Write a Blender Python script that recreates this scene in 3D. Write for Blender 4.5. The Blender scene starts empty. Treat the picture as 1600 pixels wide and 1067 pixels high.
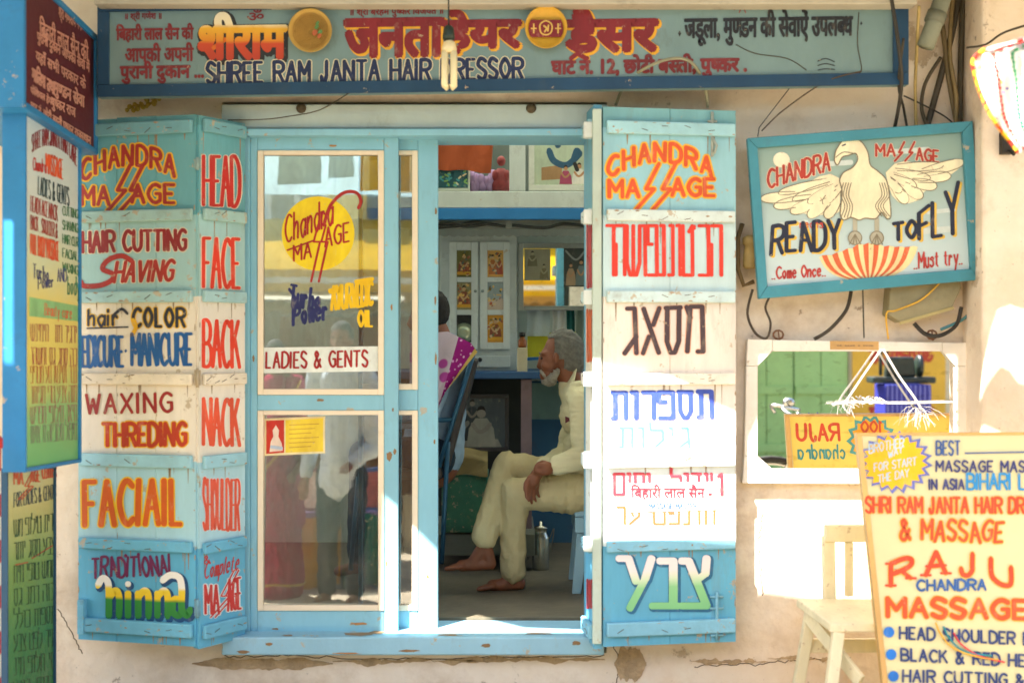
import bpy, bmesh, math, random, re
from mathutils import Vector, Matrix, noise
random.seed(7)
sc = bpy.context.scene
COL = sc.collection
# ------------------------------------------------------------------ camera, world, sun, exposure
FPX, CX, CY, CAMY, CAMZ = 2000.0, 800.0, 533.5, -5.0, 1.55
GZ = 0.12                                    # street level
FZ = 0.43                                    # shop floor level
cd = bpy.data.cameras.new('camera'); cam = bpy.data.objects.new('camera', cd); COL.objects.link(cam)
cam.location = (0, CAMY, CAMZ); cam.rotation_euler = (math.pi/2, 0, 0)
cd.sensor_width = 36; cd.lens = 45; cd.clip_end = 500
cd.dof.use_dof = True; cd.dof.focus_distance = 5.75; cd.dof.aperture_fstop = 1.8
sc.camera = cam
SUN = Vector((-0.75, -1.0, 1.45))             # towards the sun
sun_el = math.atan2(SUN.z, math.hypot(SUN.x, SUN.y))
w = bpy.data.worlds.new('World'); sc.world = w; w.use_nodes = True
nt = w.node_tree; bg = nt.nodes['Background']
sky = nt.nodes.new('ShaderNodeTexSky'); sky.sky_type = 'NISHITA'; sky.sun_disc = False
sky.sun_elevation = sun_el; sky.sun_rotation = math.atan2(SUN.x, SUN.y); sky.dust_density = 2.5
nt.links.new(sky.outputs[0], bg.inputs[0]); bg.inputs[1].default_value = 0.10
ld = bpy.data.lights.new('sun', 'SUN'); sun = bpy.data.objects.new('sun', ld); COL.objects.link(sun)
ld.energy = 5.0; ld.angle = math.radians(0.4); ld.color = (1, 0.95, 0.88)
sun.rotation_euler = (-SUN).to_track_quat('-Z', 'Y').to_euler(); sun.location = (-4, -6, 10)
sc.view_settings.view_transform = 'Standard'; sc.view_settings.look = 'None'
sc.view_settings.exposure = 2.42; sc.view_settings.gamma = 1.0
try:
    sc.cycles.use_denoising = True; sc.cycles.max_bounces = 10; sc.cycles.diffuse_bounces = 6
    sc.cycles.transparent_max_bounces = 16; sc.cycles.caustics_reflective = False
except Exception: pass

# ------------------------------------------------------------------ coordinates
def P(px, py, Y):                            # the point at depth plane Y seen at photo pixel (px, py)
    d = Y-CAMY
    return Vector(((px-CX)/FPX*d, Y, CAMZ-(py-CY)/FPX*d))
def ZZ(py, Y): return CAMZ-(py-CY)/FPX*(Y-CAMY)
def XX(px, Y): return (px-CX)/FPX*(Y-CAMY)
class Plane:
    def __init__(s, o, n):
        s.o = Vector(o); s.n = Vector(n).normalized()
        if s.n.dot(Vector((0, CAMY, CAMZ))-s.o) < 0: s.n = -s.n
    def at(s, px, py, off=0.0):
        c = Vector((0, CAMY, CAMZ)); d = Vector(((px-CX)/FPX, 1, -(py-CY)/FPX))
        t = (s.o+s.n*off-c).dot(s.n)/d.dot(s.n)
        return c+d*t
class BackPlane(Plane):                      # the back of a board, lettered in board coordinates
    def __init__(s, o, u, v, n): s.o, s.u, s.v, s.n = Vector(o), Vector(u), Vector(v), Vector(n)
    def at(s, x, y, off=0.0): return s.o+s.u*x+s.v*y+s.n*off
def yplane(Y): return Plane((0, Y, 0), (0, -1, 0))

# ------------------------------------------------------------------ materials
def lin(h):
    h = h.lstrip('#'); v = [int(h[i:i+2], 16)/255 for i in (0, 2, 4)]
    return tuple((c/12.92 if c <= .04045 else ((c+.055)/1.055)**2.4) for c in v)+(1,)
MATS = {}
def base_mat(name):
    m = bpy.data.materials.new(name); m.use_nodes = True
    t = m.node_tree; return m, t, t.nodes['Principled BSDF'], t.nodes, t.links
def paint(hexc, rough=.55, var=.18, grime=.3, scale=5.0, bump=.15, grimec='#5a4a38', streak=1.0, metal=0.0, spec=.4, chip=0.0):
    k = (hexc, rough, var, grime, scale, bump, grimec, streak, metal, chip)
    if k in MATS: return MATS[k]
    m, t, b, N, Lk = base_mat('paint_'+hexc.strip('#'))
    tc = N.new('ShaderNodeTexCoord'); mp = N.new('ShaderNodeMapping'); mp.inputs['Scale'].default_value = (1, 1, streak)
    Lk.new(tc.outputs['Object'], mp.inputs['Vector'])
    n1 = N.new('ShaderNodeTexNoise'); n1.inputs['Scale'].default_value = scale; n1.inputs['Detail'].default_value = 6; n1.inputs['Roughness'].default_value = .65
    Lk.new(mp.outputs[0], n1.inputs['Vector'])
    n2 = N.new('ShaderNodeTexNoise'); n2.inputs['Scale'].default_value = scale*7; n2.inputs['Detail'].default_value = 4
    Lk.new(mp.outputs[0], n2.inputs['Vector'])
    c = lin(hexc)
    r1 = N.new('ShaderNodeValToRGB'); r1.color_ramp.elements[0].position = .3; r1.color_ramp.elements[1].position = .7
    r1.color_ramp.elements[0].color = tuple(x*(1-var) for x in c[:3])+(1,)
    r1.color_ramp.elements[1].color = tuple(min(.95, x*(1+var)) for x in c[:3])+(1,)
    Lk.new(n1.outputs[0], r1.inputs[0])
    r2 = N.new('ShaderNodeValToRGB'); r2.color_ramp.elements[0].position = .56; r2.color_ramp.elements[1].position = .78
    r2.color_ramp.elements[0].color = (0, 0, 0, 1); r2.color_ramp.elements[1].color = (grime,)*3+(1,)
    n3 = N.new('ShaderNodeTexNoise'); n3.inputs['Scale'].default_value = scale*1.9; n3.inputs['Detail'].default_value = 9; n3.inputs['Roughness'].default_value = .75
    Lk.new(mp.outputs[0], n3.inputs['Vector']); Lk.new(n3.outputs[0], r2.inputs[0])
    mx = N.new('ShaderNodeMixRGB'); mx.inputs[2].default_value = lin(grimec)
    Lk.new(r2.outputs[0], mx.inputs[0]); Lk.new(r1.outputs[0], mx.inputs[1])
    out = mx.outputs[0]
    if chip > 0:
        r3 = N.new('ShaderNodeValToRGB'); r3.color_ramp.elements[0].position = .655-chip*.14; r3.color_ramp.elements[1].position = .67-chip*.14
        r3.color_ramp.elements[0].color = (0, 0, 0, 1); r3.color_ramp.elements[1].color = (.8, .8, .8, 1)
        n4 = N.new('ShaderNodeTexNoise'); n4.inputs['Scale'].default_value = scale*3; n4.inputs['Detail'].default_value = 10; n4.inputs['Roughness'].default_value = .7
        Lk.new(tc.outputs['Object'], n4.inputs['Vector']); Lk.new(n4.outputs[0], r3.inputs[0])
        m2 = N.new('ShaderNodeMixRGB'); m2.inputs[2].default_value = lin('#b7a486')
        Lk.new(r3.outputs[0], m2.inputs[0]); Lk.new(out, m2.inputs[1]); out = m2.outputs[0]
    Lk.new(out, b.inputs['Base Color'])
    b.inputs['Roughness'].default_value = rough; b.inputs['Metallic'].default_value = metal
    b.inputs['Specular IOR Level'].default_value = spec
    if bump:
        bp = N.new('ShaderNodeBump'); bp.inputs['Strength'].default_value = bump; bp.inputs['Distance'].default_value = .01
        Lk.new(n2.outputs[0], bp.inputs['Height']); Lk.new(bp.outputs[0], b.inputs['Normal'])
    MATS[k] = m; return m
def ink(hexc): return paint(hexc, .55, .2, .42, 11.0, 0, '#c9bca2', .5, chip=.08)
def gradient(stops, rough=.5, axis=2):       # pigment bands painted over the height of a mesh
    k = ('grad', tuple(stops), axis)
    if k in MATS: return MATS[k]
    m, t, b, N, Lk = base_mat('banded_paint')
    tc = N.new('ShaderNodeTexCoord'); sx = N.new('ShaderNodeSeparateXYZ'); Lk.new(tc.outputs['Generated'], sx.inputs[0])
    n = N.new('ShaderNodeTexNoise'); n.inputs['Scale'].default_value = 7; n.inputs['Detail'].default_value = 5
    Lk.new(tc.outputs['Object'], n.inputs['Vector'])
    ma = N.new('ShaderNodeMath'); ma.operation = 'MULTIPLY_ADD'; ma.inputs[1].default_value = .08; Lk.new(n.outputs[0], ma.inputs[0]); Lk.new(sx.outputs[axis], ma.inputs[2])
    r = N.new('ShaderNodeValToRGB'); e = r.color_ramp.elements
    for i, (p, h) in enumerate(stops):
        el = e[i] if i < 2 else e.new(p)
        el.position = p; el.color = lin(h)
    Lk.new(ma.outputs[0], r.inputs[0]); Lk.new(r.outputs[0], b.inputs['Base Color']); b.inputs['Roughness'].default_value = rough
    MATS[k] = m; return m
def glass():
    if 'glass' in MATS: return MATS['glass']
    m = bpy.data.materials.new('window_glass'); m.use_nodes = True; t = m.node_tree; t.nodes.clear()
    o = t.nodes.new('ShaderNodeOutputMaterial'); mx = t.nodes.new('ShaderNodeMixShader'); tr = t.nodes.new('ShaderNodeBsdfTransparent'); gl = t.nodes.new('ShaderNodeBsdfGlossy')
    fr = t.nodes.new('ShaderNodeFresnel'); fr.inputs[0].default_value = 3.0; gl.inputs['Roughness'].default_value = .004
    tr.inputs[0].default_value = (.90, .93, .92, 1)
    n = t.nodes.new('ShaderNodeTexNoise'); n.inputs['Scale'].default_value = 5; bp = t.nodes.new('ShaderNodeBump'); bp.inputs['Strength'].default_value = .003; bp.inputs['Distance'].default_value = .05
    t.links.new(n.outputs[0], bp.inputs['Height']); t.links.new(bp.outputs[0], gl.inputs['Normal'])
    t.links.new(fr.outputs[0], mx.inputs[0]); t.links.new(tr.outputs[0], mx.inputs[1]); t.links.new(gl.outputs[0], mx.inputs[2]); df = t.nodes.new('ShaderNodeBsdfDiffuse'); df.inputs[0].default_value = (.62, .58, .5, 1); m3 = t.nodes.new('ShaderNodeMixShader'); n2 = t.nodes.new('ShaderNodeTexNoise'); n2.inputs['Scale'].default_value = 6; n2.inputs['Detail'].default_value = 9; n2.inputs['Roughness'].default_value = .72; n2.inputs['Distortion'].default_value = 1.2
    tc = t.nodes.new('ShaderNodeTexCoord'); mp = t.nodes.new('ShaderNodeMapping'); mp.inputs['Scale'].default_value = (1.6, 1, .6); t.links.new(tc.outputs['Object'], mp.inputs[0]); t.links.new(mp.outputs[0], n2.inputs['Vector'])
    rr = t.nodes.new('ShaderNodeValToRGB'); rr.color_ramp.elements[0].position = .42; rr.color_ramp.elements[0].color = (.005,)*3+(1,); rr.color_ramp.elements[1].position = .78; rr.color_ramp.elements[1].color = (.14,)*3+(1,)
    t.links.new(n2.outputs[0], rr.inputs[0]); t.links.new(rr.outputs[0], m3.inputs[0]); t.links.new(mx.outputs[0], m3.inputs[1]); t.links.new(df.outputs[0], m3.inputs[2]); t.links.new(m3.outputs[0], o.inputs[0])
    MATS['glass'] = m; return m
def mirror_mat():
    if 'mirror' in MATS: return MATS['mirror']
    m, t, b, N, Lk = base_mat('mirror_silver'); b.inputs['Metallic'].default_value = 1; b.inputs['Roughness'].default_value = .015
    n = N.new('ShaderNodeTexNoise'); n.inputs['Scale'].default_value = 14; n.inputs['Detail'].default_value = 8
    r = N.new('ShaderNodeValToRGB'); r.color_ramp.elements[0].position = .35; r.color_ramp.elements[0].color = (.74, .73, .69, 1); r.color_ramp.elements[1].position = .42; r.color_ramp.elements[1].color = (.88, .89, .88, 1)
    Lk.new(n.outputs[0], r.inputs[0]); Lk.new(r.outputs[0], b.inputs['Base Color'])
    MATS['mirror'] = m; return m
def cloth(hexc, trans=.4, pat=None, scale=30, hex2='#ffffff', thr=.55):
    k = ('cloth', hexc, trans, pat, scale, hex2)
    if k in MATS: return MATS[k]
    m = bpy.data.materials.new('cloth_'+hexc.strip('#')); m.use_nodes = True; t = m.node_tree; N = t.nodes; Lk = t.links; N.clear()
    o = N.new('ShaderNodeOutputMaterial'); mx = N.new('ShaderNodeMixShader'); d = N.new('ShaderNodeBsdfDiffuse'); tl = N.new('ShaderNodeBsdfTranslucent')
    mx.inputs[0].default_value = trans
    tc = N.new('ShaderNodeTexCoord'); n = N.new('ShaderNodeTexNoise'); n.inputs['Scale'].default_value = 4; n.inputs['Detail'].default_value = 6
    Lk.new(tc.outputs['Object'], n.inputs['Vector'])
    r = N.new('ShaderNodeValToRGB'); c = lin(hexc); r.color_ramp.elements[0].position = .3; r.color_ramp.elements[1].position = .7
    r.color_ramp.elements[0].color = tuple(x*.82 for x in c[:3])+(1,); r.color_ramp.elements[1].color = tuple(min(.92, x*1.12) for x in c[:3])+(1,)
    Lk.new(n.outputs[0], r.inputs[0]); out = r.outputs[0]
    if pat:
        if pat == 'dots':
            v = N.new('ShaderNodeTexVoronoi'); v.inputs['Scale'].default_value = scale; src = v.outputs['Distance']
        elif pat == 'multi':
            v = N.new('ShaderNodeTexVoronoi'); v.inputs['Scale'].default_value = scale; src = v.outputs['Distance']
        else:
            v = N.new('ShaderNodeTexWave'); v.inputs['Scale'].default_value = scale; v.inputs['Distortion'].default_value = 1.2; src = v.outputs[1]
        Lk.new(tc.outputs['Object'], v.inputs['Vector'])
        rr = N.new('ShaderNodeValToRGB'); rr.color_ramp.elements[0].position = thr-.06; rr.color_ramp.elements[1].position = thr
        if pat in ('dots', 'multi'): rr.color_ramp.elements[0].color = (1, 1, 1, 1); rr.color_ramp.elements[1].color = (0, 0, 0, 1)
        Lk.new(src, rr.inputs[0]); m2 = N.new('ShaderNodeMixRGB'); Lk.new(rr.outputs[0], m2.inputs[0]); Lk.new(out, m2.inputs[1])
        if pat == 'multi':
            hs = N.new('ShaderNodeHueSaturation'); hs.inputs['Saturation'].default_value = 1.6; hs.inputs['Value'].default_value = .8; Lk.new(v.outputs['Color'], hs.inputs['Color']); Lk.new(hs.outputs[0], m2.inputs[2])
        else: m2.inputs[2].default_value = lin(hex2)
        out = m2.outputs[0]
    nb = N.new('ShaderNodeTexNoise'); nb.inputs['Scale'].default_value = 8; nb.inputs['Detail'].default_value = 2; nb.inputs['Distortion'].default_value = 2.5; Lk.new(tc.outputs['Object'], nb.inputs['Vector'])
    nw = N.new('ShaderNodeTexNoise'); nw.inputs['Scale'].default_value = 220; Lk.new(tc.outputs['Object'], nw.inputs['Vector'])
    ad = N.new('ShaderNodeMath'); ad.operation = 'MULTIPLY_ADD'; ad.inputs[1].default_value = .06; Lk.new(nw.outputs[0], ad.inputs[0]); Lk.new(nb.outputs[0], ad.inputs[2])
    bp = N.new('ShaderNodeBump'); bp.inputs['Strength'].default_value = .35; bp.inputs['Distance'].default_value = .02; Lk.new(ad.outputs[0], bp.inputs['Height']); Lk.new(bp.outputs[0], d.inputs['Normal'])
    Lk.new(out, d.inputs[0]); Lk.new(out, tl.inputs[0]); Lk.new(d.outputs[0], mx.inputs[1]); Lk.new(tl.outputs[0], mx.inputs[2]); Lk.new(mx.outputs[0], o.inputs[0])
    MATS[k] = m; return m
def skin(hexc):
    k = ('skin', hexc)
    if k in MATS: return MATS[k]
    m = paint(hexc, .5, .14, .25, 14, .1, '#3a1d12'); MATS[k] = m; return m

# ------------------------------------------------------------------ objects
def thing(name, label, cat, loc, group=None, kind=None):
    o = bpy.data.objects.new(name, None); COL.objects.link(o); o.location = loc; o.empty_display_size = .1
    o['label'] = label; o['category'] = cat
    if group: o['group'] = group
    if kind: o['kind'] = kind
    return o
def wloc(o):
    v = Vector(o.location)
    while o.parent: o = o.parent; v = v+o.location
    return v
def copy_tree(o, parent=None):
    c = o.copy(); COL.objects.link(c); c.parent = parent
    for ch in list(o.children): copy_tree(ch, c)
    return c
class MB:                                    # collects world-space geometry, builds one mesh object
    def __init__(s): s.v = []; s.f = []; s.m = []; s.mi = 0; s.sm = []; s.smooth = False
    def add(s, vs, fs):
        b = len(s.v); s.v += [Vector(x) for x in vs]
        for f in fs: s.f.append(tuple(b+i for i in f)); s.m.append(s.mi); s.sm.append(s.smooth)
        return s
    def box(s, a, b):
        x0, y0, z0 = [min(p, q) for p, q in zip(a, b)]; x1, y1, z1 = [max(p, q) for p, q in zip(a, b)]
        return s.add([(x0, y0, z0), (x1, y0, z0), (x1, y1, z0), (x0, y1, z0), (x0, y0, z1), (x1, y0, z1), (x1, y1, z1), (x0, y1, z1)],
                     [(0, 3, 2, 1), (4, 5, 6, 7), (0, 1, 5, 4), (1, 2, 6, 5), (2, 3, 7, 6), (3, 0, 4, 7)])
    def obox(s, o, u, v, n):                 # box from corner o along three vectors
        o, u, v, n = map(Vector, (o, u, v, n)); return s.add([o, o+u, o+u+v, o+v, o+n, o+n+u, o+n+u+v, o+n+v],
                     [(0, 3, 2, 1), (4, 5, 6, 7), (0, 1, 5, 4), (1, 2, 6, 5), (2, 3, 7, 6), (3, 0, 4, 7)])
    def bar(s, a, b, wd, ht, up=(0, 0, 1)):
        a, b = Vector(a), Vector(b); d = (b-a).normalized(); up = Vector(up)
        sd = d.cross(up); sd = sd.normalized() if sd.length > 1e-5 else Vector((1, 0, 0)); u2 = sd.cross(d)
        return s.obox(a-sd*wd/2-u2*ht/2, b-a, sd*wd, u2*ht)
    def poly(s, pts): return s.add(pts, [tuple(range(len(pts)))])
    def prism(s, pts, n):
        n = Vector(n); k = len(pts); p = [Vector(q) for q in pts]
        return s.add(p+[q+n for q in p], [tuple(range(k)), tuple(range(2*k-1, k-1, -1))]+[(i, i+k, (i+1) % k+k, (i+1) % k) for i in range(k)])
    def tube(s, pts, r, seg=8, closed=False):
        p = [Vector(q) for q in pts]; n = len(p); rr = r if isinstance(r, (list, tuple)) else [r]*n
        vs = []; fs = []; ref = None
        for i in range(n):
            a = p[(i-1) % n] if closed or i > 0 else p[i]; b = p[(i+1) % n] if closed or i < n-1 else p[i]
            d = (b-a).normalized()
            if ref is None:
                ref = d.orthogonal().normalized()
            ref = (ref-d*ref.dot(d)); ref = ref.normalized() if ref.length > 1e-6 else d.orthogonal().normalized()
            bi = d.cross(ref)
            for k in range(seg):
                t = 2*math.pi*k/seg; vs.append(p[i]+(ref*math.cos(t)+bi*math.sin(t))*rr[i])
        for i in range(n if closed else n-1):
            j = (i+1) % n
            for k in range(seg): fs.append((i*seg+k, i*seg+(k+1) % seg, j*seg+(k+1) % seg, j*seg+k))
        if not closed: fs.append(tuple(range(seg-1, -1, -1))); fs.append(tuple((n-1)*seg+k for k in range(seg)))
        sm = s.smooth; s.smooth = True; s.add(vs, fs); s.smooth = sm; return s
    def lathe(s, c, prof, axis=(0, 0, 1), seg=24):
        c = Vector(c); ax = Vector(axis).normalized(); u = ax.orthogonal().normalized(); v = ax.cross(u)
        vs = []; fs = []; n = len(prof)
        for r, h in prof:
            for k in range(seg):
                t = 2*math.pi*k/seg; vs.append(c+ax*h+(u*math.cos(t)+v*math.sin(t))*max(r, 1e-4))
        for i in range(n-1):
            for k in range(seg): fs.append((i*seg+k, i*seg+(k+1) % seg, (i+1)*seg+(k+1) % seg, (i+1)*seg+k))
        fs.append(tuple(range(seg-1, -1, -1))); fs.append(tuple((n-1)*seg+k for k in range(seg)))
        sm = s.smooth; s.smooth = True; s.add(vs, fs); s.smooth = sm; return s
    def ball(s, c, r, seg=12, rings=8):
        r = Vector(r) if not isinstance(r, (int, float)) else Vector((r, r, r)); c = Vector(c)
        vs = []; fs = []
        for i in range(rings+1):
            ph = math.pi*i/rings
            for k in range(seg):
                t = 2*math.pi*k/seg; vs.append(c+Vector((r.x*math.sin(ph)*math.cos(t), r.y*math.sin(ph)*math.sin(t), r.z*math.cos(ph))))
        for i in range(rings):
            for k in range(seg): fs.append((i*seg+k, (i+1)*seg+k, (i+1)*seg+(k+1) % seg, i*seg+(k+1) % seg))
        sm = s.smooth; s.smooth = True; s.add(vs, fs); s.smooth = sm; return s
    def mesh(s, name, off):
        me = bpy.data.meshes.new(name); me.from_pydata([tuple(v-off) for v in s.v], [], s.f)
        me.polygons.foreach_set('material_index', s.m); me.polygons.foreach_set('use_smooth', s.sm)
        me.update(); return me
    def build(s, name, mats, parent=None, bevel=0, label=None, loc=None, recalc=True):
        off = wloc(parent) if parent else Vector(loc or (0, 0, 0))
        me = s.mesh(name, off)
        for m in (mats if isinstance(mats, (list, tuple)) else [mats]): me.materials.append(m)
        if recalc:
            bm = bmesh.new(); bm.from_mesh(me); bmesh.ops.recalc_face_normals(bm, faces=bm.faces); bm.to_mesh(me); bm.free()
        o = bpy.data.objects.new(name, me); COL.objects.link(o)
        if parent: o.parent = parent
        elif loc is not None: o.location = loc
        if bevel:
            b = o.modifiers.new('edge', 'BEVEL'); b.width = bevel; b.segments = 2; b.limit_method = 'ANGLE'; b.angle_limit = math.radians(40)
        if label: o['label'] = label
        return o
def tag(o, label, cat, group=None, kind=None):
    o['label'] = label; o['category'] = cat
    if group: o['group'] = group
    if kind: o['kind'] = kind
    return o
def structure(o): o['kind'] = 'structure'; return o
def catmull(pts, n=6, closed=False):
    out = []; k = len(pts)
    for i in range(k if closed else k-1):
        g = (lambda j: pts[j % k]) if closed else (lambda j: pts[max(0, min(k-1, j))])
        a, b, c, d = Vector(g(i-1)), Vector(g(i)), Vector(g(i+1)), Vector(g(i+2))
        for q in range(n):
            t = q/n; out.append(.5*((2*b)+(c-a)*t+(2*a-5*b+4*c-d)*t*t+(3*b-a-3*c+d)*t**3))
    if not closed: out.append(Vector(pts[-1]))
    return out

# ------------------------------------------------------------------ hand lettering (brush strokes on an 8 x 8 grid)
G = {
'A': '00 48 80;23 63', 'B': '00 08;~08 48 77 75 44 04;~04 54 83 81 50 00', 'C': '~87 58 27 04 21 50 81', 'D': '00 08;~08 48 86 82 40 00',
'E': '88 08;08 00;00 80;04 64', 'F': '88 08;08 00;04 64', 'G': '~87 58 27 04 21 50 81;54 84;84 81', 'H': '08 00;88 80;04 84', 'I': '08 00',
'J': '~68 64 62 40 10 02', 'K': '08 00;78 03;35 80', 'L': '08 00;00 70', 'M': '00 08;08 43;43 88;88 80', 'N': '00 08;08 80;80 88',
'O': '@48 76 84 72 40 12 04 16', 'P': '00 08;~08 58 87 85 54 04', 'Q': '@48 76 84 72 40 12 04 16;52 80', 'R': '00 08;~08 58 87 85 54 04;44 80',
'S': '~87 58 28 06 15 44 73 82 60 30 01', 'T': '08 88;48 40', 'U': '~08 03 11 40 71 83 88', 'V': '08 40;40 88', 'W': '08 20;20 46;46 60;60 88',
'X': '08 80;00 88', 'Y': '08 44;88 44;44 40', 'Z': '08 88;88 00;00 80', '&': '~80 16 28 47 46 02 10 40 74', '1': '17 38;38 30', '2': '~07 38 66 54 00;00 70',
'0': '@48 76 84 72 40 12 04 16', '.': '00 10', '-': '04 44', '+': '35 33;24 44', ',': '10 0-2', "'": '08 06', '_': '00 80', ':': '05 06;01 02',
'a': '~64 35 03 20 40 63;65 60', 'c': '~54 35 03 20 51', 'd': '~64 35 03 20 40 63;68 60', 'e': '~03 53 45 25 03 20 51', 'h': '08 00;~03 35 54 50',
'i': '05 00;07 08', 'l': '08 00', 'm': '05 00;~03 25 34 30;~33 55 64 60', 'n': '05 00;~03 35 54 50', 'o': '@35 53 30 03', 'p': '05 0-3;~04 45 52 30 01',
'r': '05 00;~03 25 44', 's': '~54 35 04 43 51 20 01', 't': '27 21;21 40;05 45', 'u': '~05 02 20 40 52;55 50', 'y': '05 30;65 1-3', 'b': '08 00;~04 35 53 40 01', 'w': '05 10;10 35;35 50;50 65',
'*': '44 84;66 62;55 73;53 75', '{': '~48 25 55 00',
'ה': '08 88;88 80;05 00', 'ר': '08 88;88 80', 'ש': '08 02;02 20;20 60;60 82;82 88;48 40', 'ו': '08 38;38 30', 'פ': '45 05;05 08;08 88;88 80;80 00', 'נ': '28 68;68 60;60 00',
'ב': '08 78;78 70;00 80', 'ט': '08 00;00 80;80 88;88 57', 'כ': '08 88;88 80;80 00', 'י': '08 28;28 25', 'ג': '18 58;58 60;63 00', 'א': '08 80;88 55;33 00', 'ס': '08 88;18 12;12 30;30 50;50 72;72 78',
'מ': '00 28;28 88;88 80;80 50;08 26', 'ת': '08 88;88 80;28 20;20 00', 'ע': '08 34;88 84;84 00', 'צ': '08 80;80 00;88 43', 'ל': '0A 07;07 87;87 83;83 30', 'ם': '08 88;88 80;80 00;00 08', 'ח': '08 88;88 80;18 10', 'ד': '08 88;68 60', 'ז': '08 48;28 20',
}
WID = {'I': .12, 'י': .35, 'ו': .45, '.': .2, ',': .2, "'": .12, ' ': .55, 'M': 1.1, 'W': 1.2, 'J': .75, 'i': .15, 'l': .15, 'm': .8, '1': .45, ':': .15, 'L': .8, 'E': .8, 'F': .8, 'S': .85, '-': .5, 'ג': .8, 'נ': .75, 'ז': .5, 'ש': 1.45, 'ר': .8, 'ט': 1.1}
def pt(tok):
    x = int(tok[0]); y = tok[1:]; y = 10 if y == 'A' else int(y)
    return (float(x), float(y))
def gw(ch):
    if ch in WID: return WID[ch]*8
    if ch.islower(): return 5.8
    return 8
def stadium(a, b, r, seg=5):
    a, b = Vector(a), Vector(b); d = b-a; d = d.normalized() if d.length > 1e-6 else Vector((1, 0)); ang = math.atan2(d.y, d.x); o = []
    for c, s0 in ((b, ang-math.pi/2), (a, ang+math.pi/2)):
        for k in range(seg+1): t = s0+math.pi*k/seg; q_ = r*(.80 if 0 < k < seg else 1)/max(abs(math.cos(t-ang)), abs(math.sin(t-ang)))**.75; o.append((c.x+q_*math.cos(t), c.y+q_*math.sin(t)))
    return o
def ribbon(pts, r, closed=False):
    L, R = [], []; n = len(pts)
    for i in range(n):
        a = pts[(i-1) % n] if closed or i > 0 else pts[i]; b = pts[(i+1) % n] if closed or i < n-1 else pts[i]
        d = Vector(b)-Vector(a); d = d.normalized() if d.length > 1e-6 else Vector((1, 0)); nn = Vector((-d.y, d.x))
        L.append(Vector(pts[i])+nn*r); R.append(Vector(pts[i])-nn*r)
    return L, R
class Brush:                                 # paints strokes (in photo pixels or board units) onto a plane
    def __init__(s, plane, off=.0012): s.pl = plane; s.mb = MB(); s.off = off; s.k = 0
    def lay(s): s.k += 1; return s.off+(s.k % 14)*.00005
    def poly(s, pts, mi=0, up=0):
        s.mb.mi = mi; o = s.lay()+up; s.mb.poly([s.pl.at(p[0], p[1], o) for p in pts])
    def stroke(s, pts, r, mi=0, smooth=False, closed=False, up=0):
        s.mb.mi = mi
        if smooth or closed:
            q = catmull(pts, 6, closed) if smooth else [Vector(p) for p in pts]
            L, R = ribbon(q, r, closed); o = s.lay()+up; n = len(q)
            vs = [s.pl.at(p.x, p.y, o) for p in L]+[s.pl.at(p.x, p.y, o) for p in R]
            s.mb.add(vs, [(i, (i+1) % n, (i+1) % n+n, i+n) for i in range(n if closed else n-1)])
            if not closed:
                for e in (q[0], q[-1]): s.poly(stadium(e, e+Vector((.001, 0)), r), mi, up)
        else:
            for a, b in zip(pts[:-1], pts[1:]):
                hz = abs(b[0]-a[0])/(math.hypot(b[0]-a[0], b[1]-a[1])+1e-9); s.poly(stadium(a, b, r*(1-.16*hz)*(.95+.1*((s.k*37 % 11)/10))), mi, up)
    def text(s, txt, box, r, mi=0, out=None, slope=0, arc=0, shear=0, jit=.25, fl=None, space=3.0, seed=1, shift=(0, 0), serif=False, taper=None, edge_jit=0):
        x0, y0, x1, y1 = box; rnd = random.Random(seed+len(txt)); pen = 0; lay = []; r = r*.82; out = (out[0]*.84, out[1]) if out else None
        for ch in txt:
            lay.append((ch, pen)); pen += gw(ch)+space
        tot = max(pen-space, .001); sx = (x1-x0)/tot; h = y1-y0
        for ch, px in lay:
            if ch == ' ' or ch not in G: continue
            ja, jy = rnd.uniform(-jit, jit)*.09, rnd.uniform(-jit, jit)*h*.05
            cxp = (px+gw(ch)/2)
            for st in G[ch].split(';'):
                sm = st[0] == '~'; cl = st[0] == '@'
                pts = [pt(t) for t in st.lstrip('~@').split()]
                if ch in WID and WID[ch] < 1 and ch in 'MWJLEFS': pts = [(p[0]*WID[ch], p[1]) for p in pts]
                if ch in 'MWשרנט': pts = [(p[0]*WID[ch], p[1]) for p in pts]
                q = []
                for (gx, gy) in pts:
                    X = x0+(px+gx)*sx; u = (X-x0)/max(1e-6, (x1-x0)); hh = h if taper is None else h*(taper[0]+(taper[1]-taper[0])*u)
                    cxx = x0+cxp*sx; v = gy/8
                    X2 = X+shear*v*hh+ja*(v-.5)*hh; Y2 = y1-v*hh+jy+slope*u-ja*(X-cxx)
                    if arc: Y2 -= arc*(1-(2*u-1)**2); 
                    q.append((X2+shift[0], Y2+shift[1]))
                if out: s.stroke(q, out[0], out[1], sm or cl, cl, up=-.0009)
                s.stroke(q, r, mi, sm or cl, cl)
                if serif and not (sm or cl):
                    for e in (q[0], q[-1]): s.stroke([(e[0]-r*2.1, e[1]), (e[0]+r*2.1, e[1])], r*.55, mi)
        return s
    def done(s, name, mats, parent, label=None): return s.mb.build(name, [ink(m) if isinstance(m, str) else m for m in (mats if isinstance(mats, (list, tuple)) else [mats])], parent, recalc=False, label=label)
def write(parent, plane, txt, box, r, col, outline=None, outr=0, off=.0022, name='lettering', **kw):
    b = Brush(plane, off); b.text(txt, box, r, 0, (outr, 1) if outline else None, **kw)
    return b.done(name, [col]+([outline] if outline else []), parent)
GC = {}
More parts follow.
